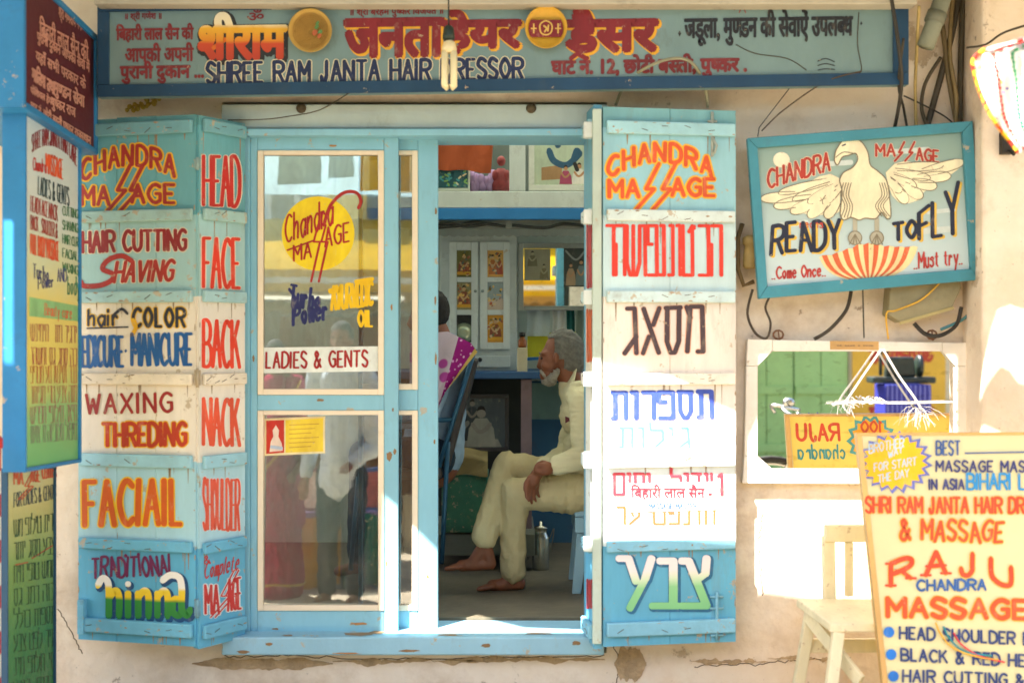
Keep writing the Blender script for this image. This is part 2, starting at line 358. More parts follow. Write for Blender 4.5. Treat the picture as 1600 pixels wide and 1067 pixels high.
def deva_mesh(s):                            # outlines of a Devanagari string from the built-in face ('/' after a letter = half form)
    if s in GC: return GC[s]
    V, F = [], []; X = 0.0
    parts = []; cur = ''
    for ch in s:
        if ch == '/': parts.append((cur, True)); cur = ''
        else: cur += ch
    if cur: parts.append((cur, False))
    for body, half in parts:
        c = bpy.data.curves.new('t', 'FONT'); c.body = body; c.resolution_u = 3; o = bpy.data.objects.new('t', c); COL.objects.link(o)
        me = o.to_mesh(); bm = bmesh.new(); bm.from_mesh(me); o.to_mesh_clear()
        xm = max((v.co.x for v in bm.verts), default=0)
        if half:
            xm -= .155
            bmesh.ops.bisect_plane(bm, geom=bm.verts[:]+bm.edges[:]+bm.faces[:], plane_co=(xm, 0, 0), plane_no=(1, 0, 0), clear_outer=True)
        bm.verts.index_update(); b = len(V)
        V += [(v.co.x+X, v.co.y) for v in bm.verts]; F += [tuple(b+v.index for v in f.verts) for f in bm.faces]
        X += xm; bm.free(); bpy.data.objects.remove(o); bpy.data.curves.remove(c)
    GC[s] = (V, F); return GC[s]
def hindi(parent, plane, s, box, bold, col, outline=None, outr=0, slope=0, off=.0022, oshift=(0, 0), name='lettering', n=7):
    V, F = deva_mesh(re.sub('([क-ह])ि', lambda m: 'ि'+m.group(1), s))
    xa, xb = min(v[0] for v in V), max(v[0] for v in V); ya, yb = min(v[1] for v in V), max(v[1] for v in V)
    x0, y0, x1, y1 = box; mb = MB()
    def put(dx, dy, o, mi):
        mb.mi = mi
        mb.add([plane.at(x0+(v[0]-xa)/(xb-xa)*(x1-x0)+dx, y1-(v[1]-ya)/(yb-ya)*(y1-y0)+slope*(v[0]-xa)/(xb-xa)+dy, o) for v in V], F)
    def ring(rad, o, mi, sh, n):
        put(sh[0], sh[1], o, mi)
        for k in range(n): put(sh[0]+rad*math.cos(2*math.pi*k/n), sh[1]+rad*math.sin(2*math.pi*k/n), o+.00005*(k+1), mi)
    if outline: ring(outr, off-.0012, 1, oshift, 10)
    ring(bold, off, 0, (0, 0), n) if bold > 0 else put(0, 0, off, 0)
    return mb.build(name, [col if not isinstance(col, str) else ink(col)]+([ink(outline)] if outline else []), parent, recalc=False)

# ================================================================== THE SETTING
def grid_sheet(x0, x1, y0, y1, nx, ny, zf):
    mb = MB(); mb.smooth = True
    vs = [(x0+(x1-x0)*i/nx, y0+(y1-y0)*j/ny, zf(x0+(x1-x0)*i/nx, y0+(y1-y0)*j/ny)) for j in range(ny+1) for i in range(nx+1)]
    mb.add(vs, [(j*(nx+1)+i, j*(nx+1)+i+1, (j+1)*(nx+1)+i+1, (j+1)*(nx+1)+i) for j in range(ny) for i in range(nx)]); return mb
structure(grid_sheet(-60, 60, -60, 0, 60, 60, lambda x, y: GZ-.1).build('ground', paint('#9c8c74', .9, .2, .4, 2, .3)))
structure(grid_sheet(-9, 9, -6.99, -.001, 60, 40, lambda x, y: GZ+.008*noise.noise((x*2, y*2, 0))).build('street', paint('#a5977e', .85, .22, .5, 2.2, .4)))
# --- shop building
def plaster():
    m, t, b, N, Lk = base_mat('old_plaster'); tc = N.new('ShaderNodeTexCoord'); prev = None
    for i, (sc_, lo_, hi_, col, st, dt) in enumerate(((1.3, .38, .66, '#dcc6aa', .75, 6), (2.6, .50, .70, '#b89f84', .65, 9), (5.5, .56, .70, '#efe4d0', .6, 10), (3.1, .62, .64, '#b9a48a', .8, 12), (9.0, .66, .70, '#7d6348', .7, 8), (34, .66, .72, '#6d5840', .6, 4))):
        n = N.new('ShaderNodeTexNoise'); n.inputs['Scale'].default_value = sc_; n.inputs['Detail'].default_value = dt; n.inputs['Roughness'].default_value = .68
        mp = N.new('ShaderNodeMapping'); mp.inputs['Location'].default_value = (i*3.7, i*1.3, i*2.1); Lk.new(tc.outputs['Object'], mp.inputs['Vector']); Lk.new(mp.outputs[0], n.inputs['Vector'])
        r = N.new('ShaderNodeValToRGB'); r.color_ramp.elements[0].position = lo_; r.color_ramp.elements[1].position = hi_; r.color_ramp.elements[0].color = (0, 0, 0, 1); r.color_ramp.elements[1].color = (st,)*3+(1,); Lk.new(n.outputs[0], r.inputs[0])
        mx = N.new('ShaderNodeMixRGB'); mx.inputs[2].default_value = lin(col); Lk.new(r.outputs[0], mx.inputs[0])
        if prev: Lk.new(prev, mx.inputs[1])
        else: mx.inputs[1].default_value = lin('#eee2d2')
        prev = mx.outputs[0]
        if i == 3: hgt = r.outputs[0]
    n = N.new('ShaderNodeTexNoise'); n.inputs['Scale'].default_value = 14; n.inputs['Detail'].default_value = 8; Lk.new(tc.outputs['Object'], n.inputs['Vector'])
    ad = N.new('ShaderNodeMath'); ad.operation = 'MULTIPLY_ADD'; ad.inputs[1].default_value = -.6; Lk.new(hgt, ad.inputs[0]); Lk.new(n.outputs[0], ad.inputs[2])
    bp = N.new('ShaderNodeBump'); bp.inputs['Strength'].default_value = .5; bp.inputs['Distance'].default_value = .02; Lk.new(ad.outputs[0], bp.inputs['Height']); Lk.new(bp.outputs[0], b.inputs['Normal'])
    Lk.new(prev, b.inputs['Base Color']); b.inputs['Roughness'].default_value = .9; return m
PL = plaster()
bld = thing('shop_building', 'cream plastered shopfront wall around a blue doorway', 'building', (0, 0, GZ))
fx0, fx1, fz0, fz1 = XX(347, 0), XX(948, 0), ZZ(1020, 0), ZZ(160, 0)
mb = MB(); W = .2
mb.box((-6, 0, GZ-.3), (fx0, W, 4.2)); mb.box((fx1, 0, GZ-.3), (6, W, 4.2)); mb.box((fx0, 0, GZ-.3), (fx1, W, fz0)); mb.box((fx0, 0, fz1), (fx1, W, 4.2))
mb.build('front_wall', PL, bld)
# broken plaster skirting under the sill
mb = MB()
for (xa, xb, ya, yb) in ((300, 520, 1028, 1044), (520, 760, 1030, 1036), (700, 945, 1026, 1034), (960, 1010, 1012, 1062), (1080, 1200, 1030, 1036), (1200, 1330, 1026, 1030)):
    n = 44; f_ = lambda t, k: 7*noise.noise((xa*.13+t*9, k, .3))+3*noise.noise((xa*.2+t*31, k, 2.7)); h2 = (yb-ya)/2; cy_ = (ya+yb)/2
    ev = lambda t: max(.12, min(1, 5*t, 5*(1-t)))
    pts = [(xa+(xb-xa)*i/n, cy_-(h2+f_(i/n, 1))*ev(i/n)) for i in range(n+1)]+[(xa+(xb-xa)*i/n, max(cy_+(h2+f_(i/n, 5))*ev(i/n), cy_-(h2+f_(i/n, 1))*ev(i/n)+.6)) for i in range(n, -1, -1)]
    mb.prism([P(x, y, -.004) for x, y in pts], (0, .004-.0005, 0))
mb.build('plaster_patch', paint('#b59d7c', .95, .3, .6, 14, .8), bld)
mb = MB()
for seg in (((350, 1026), (450, 1024), (600, 1029), (760, 1026), (945, 1024)), ((960, 1010), (968, 1035), (962, 1067)), ((1085, 1040), (1180, 1036), (1260, 1030), (1330, 1028)), ((90, 950), (110, 985), (128, 1020)), ((1192, 800), (1186, 850), (1192, 930))):
    mb.tube([P(x+4*noise.noise((x*.2, y*.2, 1)), y+5*noise.noise((x*.13, y*.13, 4)), -.0005) for x, y in catmull(seg, 14)], .0017, 5)
mb.build('crack', paint('#4b3a28', .9, .2, .3), bld)
mb = MB(); mb.box((XX(150, -.25), -.28, ZZ(7, -.28)), (XX(1430, -.25), 0, ZZ(-60, -.28)))
mb.build('concrete_ledge', paint('#b9b3a3', .9, .15, .6, 3, .5), bld, .006)
# pillar at the right of the shop
pil = thing('wall_pillar', 'cream plastered pillar at the right end of the shopfront', 'pillar', (2.4, -.1, GZ))
mb = MB(); mb.box((XX(1535, -.22), -.22, GZ-.2), (3.6, -.0005, 4.2)); mb.build('shaft', PL, pil, .012)
# room behind
room = thing('shop_interior', 'dim shop room behind the open doorway with dark floor', 'room', (-.3, 1.1, FZ))
mb = MB(); mb.box((-2.4, W+.0005, FZ-.1), (1.9, 2.15, FZ)); mb.build('floor', paint('#6b6250', .6, .25, .6, 4, .3), room)
IW = paint('#c2ccc0', .8, .1, .5, 3, .2); LB = paint('#3e6d90', .7, .12, .5, 4, .2)
mb = MB(); mb.box((-2.5, 2.15, FZ-.1), (2.0, 2.25, 3.3)); mb.build('back_wall', IW, room)
mb = MB(); mb.box((-2.5, W+.0005, FZ-.1), (-2.4, .35, 3.3)); mb.box((-2.5, .35, FZ-.1), (-2.4, 2.0, .8)); mb.box((-2.5, .35, 2.95), (-2.4, 2.0, 3.3)); mb.box((-2.5, 2.0, FZ-.1), (-2.4, 2.15, 3.3)); mb.build('side_wall', IW, room)  # wide opening added out of view, lets daylight brighten the room
mb = MB(); mb.box((1.9, W+.0005, FZ-.1), (2.0, .4, 3.3)); mb.box((1.9, .4, FZ-.1), (2.0, 2.0, .8)); mb.box((1.9, .4, 2.95), (2.0, 2.0, 3.3)); mb.box((1.9, 2.0, FZ-.1), (2.0, 2.15, 3.3)); mb.build('side_wall', IW, room)  # second opening added on this side to bring in more daylight
mb = MB(); mb.box((-2.5, W+.0005, 3.301), (2.0, 2.25, 3.306)); mb.build('added_roof_sheet', cloth('#e6e8dc', .85), room)  # translucent roof added unseen, passes sunlight down to brighten the interior
mb = MB(); mb.box((-.1, 2.138, FZ), (1.9, 2.149, 1.33)); mb.build('dado', LB, room)

# ================================================================== DOOR FRAME AND GLAZED DOORS
BLUE = '#88bfd2'
FB = paint(BLUE, .5, .10, .34, 5, .12, '#6b6a5c', .35, chip=.2)
CR = paint('#ecdcc2', .55, .06, .25, 6, .1, '#8a7a60')
fr = thing('door_frame', 'blue painted timber doorway frame with worn wide sill', 'door frame', (XX(640, 0), 0, FZ-.05))
def pbox(mb, x0, x1, y0, y1, Ya, Yb):        # box spanning photo extents measured at its front face Ya
    mb.box((XX(x0, Ya), Ya, ZZ(y1, Ya)), (XX(x1, Ya), Yb, ZZ(y0, Ya))); return mb
pbox(MB(), 346, 949, 163, 200.5, -.035, .19).build('header', paint('#b6c6c4', .6, .10, .4, 4, .2, '#6f6a58', .5), fr, .005)
pbox(MB(), 386, 922, 201, 212, -.06, .19).build('rail', FB, fr, .004)
pbox(MB(), 372, 390, 213, 990, -.012, .19).build('jamb', FB, fr, .004)
pbox(MB(), 916, 935, 213, 975, -.008, .15).build('jamb', paint('#5f9fb8', .5, .12, .3, 5, .1), fr, .004)
pbox(MB(), 686, 908, 213.5, 223, .12, .148).build('head_stop', paint('#79a7ad', .5, .1, .3), fr, .003)
mb = MB(); zs = ZZ(968, .2); zf = ZZ(995, -.1)
x0, x1 = XX(346, -.1), XX(944, -.1)
mb.prism([(x0, -.1, zf), (x0, .195, zs), (x0, .195, zf-.13), (x0, -.1, ZZ(1023, -.1))], (x1-x0, 0, 0))
mb.build('sill', paint('#93c0d4', .5, .10, .4, 4, .25, '#8d7a62', .6, chip=.22), fr, .006)
for px in (471, 830):
    mb = MB(); mb.lathe(P(px, 170, -.035), [(.018, 0), (.02, .006), (.008, .012)], (0, -1, 0), 12); mb.build('bolt_plug', paint('#5a4f3c', .9), fr)
def glazed(name, label, Y, xs, mid, px0, px1):
    t = thing(name, label, 'door', (XX((xs[0]+xs[3])/2, Y), Y, FZ))
    th = .038
    pbox(MB(), xs[0], xs[1], 214, 989, Y, Y+th).build('stile', FB, t, .003)
    pbox(MB(), xs[2], xs[3], 214, 989, Y, Y+th).build('stile', FB, t, .003)
    a, b = xs[1]+.3, xs[2]-.3
    pbox(MB(), a, b, 214, 235, Y+.001, Y+th).build('rail', FB, t, .002)
    pbox(MB(), a, b, mid[0], mid[1], Y+.001, Y+th).build('rail', FB, t, .002)
    pbox(MB(), a, b, 954, 989, Y+.001, Y+th).build('rail', FB, t, .002)
    panes = []
    for (ya, yb) in ((235.2, mid[0]-.2), (mid[1]+.2, 953.8)):
        mb = MB(); e = 9
        if px0: pbox(mb, a, a+e, ya, yb, Y-.005, Y+.03)
        if px1: pbox(mb, b-e, b, ya, yb, Y-.005, Y+.03)
        pbox(mb, a+e*px0+.1, b-e*px1-.1, ya, ya+e-2, Y-.005, Y+.03); pbox(mb, a+e*px0+.1, b-e*px1-.1, yb-e, yb, Y-.005, Y+.03)
        mb.build('beading', CR, t, .002)
        g = MB(); lean = .030 if ya > 500 else .006
        zb, zt = ZZ(yb-e, Y), ZZ(ya+e-2, Y); gx0, gx1 = XX(a+e*px0, Y), XX(b-e*px1, Y)
        g.prism([(gx0, Y+.004, zb), (gx0, Y+.004+lean, zt), (gx0, Y+.007+lean, zt), (gx0, Y+.007, zb)], (gx1-gx0, 0, 0))
        o = g.build('pane', glass(), t); panes.append((t, Plane((gx0, Y+.004, zb), Vector((0, -(zt-zb), lean)))))
    return t, panes
dA, panesA = glazed('glazed_door', 'closed glazed door leaf with round yellow painted emblem on its glass', .0, (391, 402, 600, 622), (617, 641), 1, 1)
dB, panesB = glazed('glazed_door', 'narrow visible glazed door leaf slid behind the other, beside the opening', .055, (560, 566, 653, 684), (609, 641), 0, 1)
# painting on the upper pane
pu = panesA[0][1]; pl = panesA[1][1]
b = Brush(pu, .0005)
b.poly([(497+57*math.cos(t*math.pi/24), 365+58*math.sin(t*math.pi/24)) for t in range(48)]); b.done('painted_disc', '#f6cf1d', dA)
b = Brush(pu, .0022); R_ = '#a8261f'
b.text('Chandra', (446, 338, 520, 380), 1.9, 0, slope=-30, seed=3)
b.stroke([(449, 391), (490, 376)], 1.5)
b.text('MA', (459, 384, 486, 408), 2.0, 0, slope=-6); b.text('AGE', (508, 357, 545, 386), 2.0, 0, slope=-9)
for dx in (0, 12):
    b.stroke([(497+dx, 352), (490+dx, 378), (500+dx, 378), (486+dx, 440)], 1.7)
b.stroke([(506, 352), (516, 322), (536, 302), (556, 301), (564, 314), (560, 325)], 2.6, smooth=True)
b.done('lettering', R_, dA)
b = Brush(pu, .0022); b.text('Turbo', (452, 445, 498, 478), 3.0, 0, slope=8, seed=9, shear=.1); b.text('Power', (458, 478, 512, 508), 3.0, 0, slope=-10, seed=4); b.stroke([(452, 452), (462, 470), (458, 500)], 2.4, smooth=True)
b.done('lettering', '#22285e', dA)
b = Brush(pu, .0022); b.text('AYURVEDIC', (518, 448, 582, 484), 3.2, 0, slope=-8, space=1.5); b.text('OIL', (560, 486, 582, 510), 2.6, 0); b.stroke([(516, 455), (530, 452)], 5); b.stroke([(556, 440), (582, 436)], 4)
b.done('lettering', '#f2bf10', dA)
b = Brush(pu, .0006); b.poly([(411.5, 543), (590.5, 541), (590.5, 580), (411.5, 583)]); b.done('painted_strip', '#dfe6df', dA)
write(dA, pu, 'LADIES & GENTS', (416, 551, 574, 575), 2.2, '#a02020', None, slope=-3, space=3.5)
# sticker on the lower pane
b = Brush(pl, .0008)
b.poly([(413, 654), (508, 650), (508, 708), (413, 712)], 0); b.poly([(416, 657), (444, 656), (444, 707), (416, 709)], 1, .0002); b.poly([(446, 656), (505, 653), (505, 705), (446, 707)], 2, .0002)
b.poly([(421, 706), (423, 690), (427, 682), (426, 672), (431, 664), (436, 672), (435, 682), (440, 692), (442, 704)], 3, .0006)
b.stroke([(424, 698), (440, 700)], 3, 4, up=.0010)
for k in range(6): b.stroke([(452, 664+k*7), (498-(k % 3)*6, 662+k*7)], .7, 5, up=.0006)
b.done('sticker', ['#e9d9a8', '#c4301f', '#f3cf3a', '#e8d2c0', '#b7c6d8', '#c99a3a'], dA)

def worn(parent, pl, spots, off, name='bare_wood'):
    b = Brush(pl, off); rr = random.Random(4)
    for x, y, a_, c_ in spots: b.poly([(x+a_*math.cos(k*.4833)*rr.uniform(.55, 1), y+c_*math.sin(k*.4833)*rr.uniform(.55, 1)) for k in range(13)], rr.randint(0, 1))
    b.done(name, ['#a87a48', '#8d6f4c'], parent)
worn(dA, yplane(0), [(608, 713, 6, 9), (617, 705, 3, 6), (614, 640, 2, 4), (604, 880, 2, 7), (500, 625, 7, 3), (396, 560, 2, 6), (560, 974, 14, 3), (430, 982, 7, 2), (612, 480, 2, 6), (520, 228, 8, 2)], .0015)
worn(dB, yplane(.055), [(680, 470, 2, 9), (681, 560, 2, 12), (679, 690, 2, 5), (668, 900, 3, 4), (681, 330, 2, 8)], .0015)
worn(fr, Plane((x0, -.1, zf), Vector((0, -(zs-zf), .295))), [(560, 990, 34, 3.2), (590, 987, 16, 3), (450, 992, 12, 1.6), (700, 991, 22, 1.5), (840, 989, 26, 2)], .0015)
worn(fr, yplane(-.1), [(420, 1006, 8, 3), (640, 1016, 20, 2.4), (760, 1008, 10, 4), (540, 1020, 30, 1.8), (900, 1004, 8, 5), (380, 1018, 12, 3)], .0015)

# ================================================================== SHUTTER LEAVES
BT = [(192, 212), (329, 347), (455, 473), (583, 601), (709, 729), (842, 859), (968, 990)]
def leaf(name, label, A, B, top, bot, zones, bcols, thick, planks, side_post=None, ang_cap=0):
    A, B = Vector((A[0], A[1], 0)), Vector((B[0], B[1], 0)); u = (B-A); Ln = u.length; u.normalize()
    n = Vector((u.y, -u.x, 0));
    if n.y > 0 or abs(n.y) < .2 and n.dot(Vector((0, CAMY, 0))-A) < 0: n = -n
    Ym = (A.y+B.y)/2; zt, zb = ZZ(top, Ym), ZZ(bot, Ym)
    t = thing(name, label, 'shutter', ((A+B)/2)+Vector((0, 0, zb)))
    mats = [paint(c, .62, .16, .45, 5, .2, '#7c705a', .22, chip=.25) for c in zones]
    edges = [zt]+[ZZ((a+b_)/2, Ym) for a, b_ in BT[:6]]+[zb]
    mb = MB(); w = Ln/planks
    for i in range(planks):
        p0 = A+u*(i*w+.0008); p1 = A+u*((i+1)*w-.0008); dz = random.uniform(0, .012) if planks > 1 else 0
        dn = random.uniform(-.001, .001)
        for k in range(7):
            mb.mi = min(k, len(mats)-1); hi = edges[k]+(dz if k == 0 else 0); lo = edges[k+1]
            q = p0+n*dn; mb.obox(Vector((q.x, q.y, lo)), p1-p0, (0, 0, hi-lo), -n*thick)
    mb.build('panel', mats, t)
    for k, (a, b_) in enumerate(BT):
        mb = MB(); za, zc = ZZ(a, Ym), ZZ(b_, Ym); ia = .012
        q0 = A+u*ia+n*.0015; q1 = A+u*(Ln-ia*.7)+n*.0015
        mb.obox(Vector((q0.x, q0.y, zc)), q1-q0, (0, 0, za-zc), n*.02)
        o = mb.build('batten', paint(bcols[k], .62, .15, .5, 6, .2, '#7c705a', 1, chip=.4), t, .005)
    # nails with rust streaks
    mb = MB()
    for a, b_ in BT:
        for f in [x_ for x_ in (.12, .3, .45, .62, .8) if random.random() < .55]:
            p = A+u*(Ln*f)+n*.022; p.z = ZZ((a+b_)/2+random.uniform(-4, 4), Ym)
            mb.bar(p+u*-.012+Vector((0, 0, random.uniform(-.012, .012))), p+u*.012+Vector((0, 0, random.uniform(-.012, .012))), .002, .002)
    mb.mi = 1
    for a, b_ in BT:
        for f in [random.uniform(.05, .95) for _ in range(5 if planks > 1 else 2)]:
            p = A+u*(Ln*f)+n*.0005; z0 = ZZ(b_, Ym)-.0005; h_ = min(random.uniform(.02, .09), max(.001, z0-zb-.002)); w_ = random.uniform(.0015, .004)
            mb.poly([Vector((p.x, p.y, z0))-u*w_, Vector((p.x, p.y, z0))+u*w_, Vector((p.x, p.y, z0-h_))+u*w_*.3, Vector((p.x, p.y, z0-h_))-u*w_*.3])
    mb.build('nail', [paint('#5a4a3c', .8), paint('#9a8468', .8, .2, .5, 20)], t)
    mb = MB()
    def flake(c, w_, h_):
        k_ = random.randint(6, 9); mb.poly([c+u*(w_*math.cos(i*6.283/k_)*random.uniform(.5, 1))+Vector((0, 0, h_*math.sin(i*6.283/k_)*random.uniform(.5, 1))) for i in range(k_)])
    for a, b_ in BT:
        for _ in range(7 if planks > 1 else 3):
            z_ = ZZ(random.choice((a+2.5, b_-2.5, (a+b_)/2)), Ym); p = A+u*(random.uniform(.03, .97)*Ln)+n*.0221; flake(Vector((p.x, p.y, z_)), random.uniform(.002, .016), random.uniform(.001, .005))
    for _ in range(46 if planks > 1 else 18):
        w_ = Ln/planks; x_ = random.choice([i*w_ for i in range(planks+1)])+random.uniform(-.006, .006); x_ = min(max(x_, .003), Ln-.003); p = A+u*x_+n*.0016; flake(Vector((p.x, p.y, random.uniform(zb, zt))), random.uniform(.001, .004), random.uniform(.003, .02))
    mb.build('chipped_paint', paint('#a8937a', .9, .3, .6, 30, .4), t)
    return t, Plane(Vector((A.x, A.y, 0)), n)
Z1 = ['#5f9aa0', '#68a6ae', '#9fc6c6', '#e6dbc8', '#e6dccb', '#a6d0da', '#5cabcb']
B1 = ['#72a9b4', '#9fc2be', '#a3c8ca', '#e6dac4', '#9bcbd8', '#6ab2cf', '#70b6d2']
sL, pL = leaf('shutter_leaf', 'wide folded shutter leaf with hair cutting and shaving services in English', (XX(122, -.12), -.12), (XX(306, -.24), -.24), 186, 1004, Z1, B1, .03, 3)
sN, pN = leaf('shutter_leaf', 'narrow angled shutter leaf lettered HEAD FACE BACK in tall red capitals', (XX(311, -.24), -.24), (XX(383, -.045), -.045), 187, 1004, ['#5f9aa0', '#68a8b2', '#a3cacb', '#e9e1d2', '#e9e1d2', '#b0d6e0', '#66b2d0'], B1, .03, 1)
ZR = ['#74a9b0', '#93c4d0', '#c3dce0', '#e6ddd2', '#ebe5db', '#dfe8e8', '#63b0d0']
BR = ['#9ccbd6', '#cfdfdd', '#c6dcde', '#ece4d6', '#dfe9ea', '#84c0da', '#84c0da']
sR, pR = leaf('shutter_leaf', 'wide open shutter leaf painted with Hebrew words, right of the doorway', (XX(942, -.215), -.215), (XX(1150, -.13), -.13), 171, 1006, ZR, BR, .03, 2)
sE, pE = leaf('shutter_leaf', 'shutter leaf seen edge-on at the right side of the opening', (XX(915, -.012), -.012), (XX(928, -.2), -.2), 171, 1004, ['#5f9fb8', '#74adc0', '#c8dfe0', '#e6dbc8', '#efe9df', '#e6eaea', '#6ab4d6'], BR, .03, 1)
mb = MB()
pbox(mb, 926, 940, 170, 1006, -.225, -.195); mb.build('edge_post', paint('#b9c9bd', .6, .2, .5, 4, .2, '#8d7a62', .4, chip=.3), sE, .004)
for (a, b_) in BT[:6]:
    pbox(MB(), 912, 926, a-2, b_+3, -.205, -.16).build('batten_end', paint('#d8dfda', .6, .1, .3), sE, .004)
# hardware
def hinge(parent, px, y0, y1, Y, col='#8a8f86'):
    mb = MB(); mb.tube([P(px, y0, Y), P(px, y1, Y)], .006, 8)
    pbox(mb, px-5, px+5, y0+3, y1-3, Y+.004, Y+.008); mb.build('hinge', paint(col, .5, .2, .5, 12, .2, '#6a4a30'), parent)
hinge(sN, 308.5, 246, 266, -.252, '#8fa9a6'); hinge(sN, 308.5, 575, 605, -.252, '#b9a88c'); hinge(sN, 308.5, 935, 965, -.252, '#7aa7b8')
mb = MB(); q = pR.at(1113, 185, .02)
mb.tube([pR.at(1113, 175, .012), pR.at(1113, 245, .012)], .006, 8); mb.tube([pR.at(1113, 215, .02), pR.at(1120, 228, .022), pR.at(1116, 240, .02)], .005, 6)
mb.tube([pR.at(1106, 190, .01), pR.at(1120, 190, .01)], .005, 6); mb.build('bolt_latch', paint('#a3aca4', .45, .2, .5, 12, .2, '#5a4330'), sR)
mb = MB(); mb.tube([pR.at(1120, 925, .012), pR.at(1120, 1000, .012)], .006, 8)
for yy in (932, 950, 992): mb.tube([pR.at(1110, yy, .01), pR.at(1130, yy, .01)], .005, 6)
mb.build('bolt_latch', paint('#79b2c9', .45, .2, .5, 12, .2, '#5a4330'), sR)
mb = MB(); mb.obox(pL.at(126, 935, .002), pL.at(136, 935, .002)-pL.at(126, 935, .002), (0, 0, -.13), pL.n*.025); mb.build('bracket', paint('#6fb4d0', .5, .2, .6, 9, .2, '#5a4330', chip=.4), sL, .003)

# ---- lettering, wide left leaf
def bolts(b, x, y0, y1, gap, r, mi, out=None):
    for dx in (0, gap):
        h = y1-y0; p = [(x+dx+h*.30, y0), (x+dx+h*.02, y0+h*.55), (x+dx+h*.20, y0+h*.55), (x+dx-h*.20, y1)]
        if out: b.stroke(p, out[0], out[1], up=-.0009)
        b.stroke(p, r, mi)
b = Brush(pL, .0022); Y_ = '#e9b32a'; RB = '#a1332b'
b.text('CHANDRA', (127, 246, 272, 276), 3.6, 0, (6.6, 1), arc=22, slope=-8, space=4, shift=(0, 8))
b.text('MA', (128, 292, 170, 320), 3.6, 0, (6.6, 1)); b.text('AGE', (206, 289, 272, 317), 3.6, 0, (6.6, 1))
bolts(b, 182, 258, 330, 20, 3.2, 0, (5.6, 1))
b.done('lettering', [RB, Y_], sL)
write(sL, pL, 'HAIR CUTTING', (129, 363, 290, 394), 3.6, '#8e2a2c', '#e8dcc0', 5.2, slope=-4, space=3)
b = Brush(pL, .0022); b.stroke([(206, 408), (190, 400), (170, 406), (160, 420), (176, 428), (174, 438), (156, 446), (132, 447), (126, 440)], 4.0, 0, True); b.text('HAVING', (178, 410, 268, 441), 3.6, 0, (5.0, 1), slope=-3, shear=.18); b.done('lettering', ['#a5322c', '#e8dcc0'], sL)
b = Brush(pL, .0022); b.text('hair', (138, 484, 186, 508), 2.4, 0, (3.9, 1)); b.stroke([(178, 492), (190, 483), (199, 490)], 2.2, 0, True); b.stroke([(136, 513), (200, 511)], 1.4, 0); b.text('COLOR', (208, 482, 288, 510), 3.2, 0, (5.0, 1), space=4); b.done('lettering', ['#2d2f3c', '#e8b93a'], sL)
b = Brush(pL, .0022); b.text('EDICURE', (128, 526, 192, 572), 3.3, 0, space=2); b.text('+', (192, 540, 204, 556), 1.2, 0); b.text('MANICURE', (206, 522, 299, 570), 3.4, 0, space=2); b.stroke([(208, 500), (212, 512), (206, 524)], 3.2, 1, True); b.done('lettering', ['#1d5a98', '#d8a526'], sL)
write(sL, pL, 'WAXING', (135, 617, 268, 646), 3.2, '#9a2a2a', '#efe0c4', 4.4, slope=-3, space=4)
write(sL, pL, 'THREDING', (161, 662, 290, 696), 4.0, '#b83a20', '#efb52c', 6.0, slope=-1, space=3)
write(sL, pL, 'FACIAIL', (132, 752, 284, 820), 5.4, '#cf5c1c', '#f2c02a', 8.0, slope=-2, space=3.2)
b = Brush(pL, .0022); b.text('TRADITIONAL', (144, 872, 272, 902), 2.6, 0, slope=-6, jit=1.6); b.stroke([(196, 868), (196.5, 868)], 3.5, 0); b.stroke([(216, 866), (216.5, 866)], 3.5, 0); b.done('lettering', '#6e2350', sL)
def swash(b, r, mi, dx=0, dy=0, up=0):
    f = lambda ps: [(x+dx, y+dy) for x, y in ps]
    for ps in (((153, 914), (160, 903), (168, 908), (170, 925), (170, 962)), ((170, 935), (180, 922), (186, 932), (186, 962)), ((200, 926), (200, 962)), ((216, 926), (216, 962)), ((216, 932), (226, 922), (232, 932), (232, 962)),
               ((246, 926), (246, 962)), ((246, 932), (256, 922), (262, 932), (262, 962)), ((284, 938), (272, 936), (270, 955), (280, 961), (285, 950)), ((254, 906), (266, 898), (280, 902), (284, 920), (284, 950), (292, 961), (297, 952))):
        b.stroke(f(ps), r, mi, len(ps) > 2, up=up)
    b.stroke(f([(199, 912), (201, 912)]), r, mi, up=up)
b = Brush(pL, .0016); swash(b, 7.8, 0, 3, 3); b.done('lettering_shadow', '#1c4a78', sL)
b = Brush(pL, .0034); swash(b, 5.3, 0); b.done('lettering', gradient([(0, '#1e7a34'), (.44, '#2f8a36'), (.5, '#f0c81e'), (.66, '#f2d23a'), (.72, '#f4f0e6'), (1, '#f4f0e6')]), sL)
# ---- narrow leaf
for (s_, y0, y1, c, oc) in (('HEAD', 244, 320, '#c3302a', '#e8dcc8'), ('FACE', 372, 448, '#d83a26', '#efd6c0'), ('BACK', 500, 572, '#dd3f24', '#f2e9da'), ('NACK', 622, 694, '#df5434', '#f2e9da'), ('SHOULDER', 748, 826, '#dd5a40', '#f4eee4')):
    write(sN, pN, s_, (318, y0, 374, y1), 3.6 if len(s_) < 5 else 2.4, c, oc, 5.2 if len(s_) < 5 else 3.2, slope=2, space=2.2, jit=.1)
b = Brush(pN, .0022); b.text('&', (320, 868, 328, 880), 1.1, 0); b.text('Complete', (319, 878, 372, 904), 1.1, 0, slope=-14, shear=.15); b.text('MA', (321, 914, 342, 958), 2.5, 0, (4.6, 1)); b.text('AGE', (356, 906, 376, 954), 2.5, 0, (4.6, 1), slope=-4); bolts(b, 344, 890, 964, 7, 1.3, 0, (2.4, 1)); b.done('lettering', ['#c93a34', '#eef0ec'], sN)
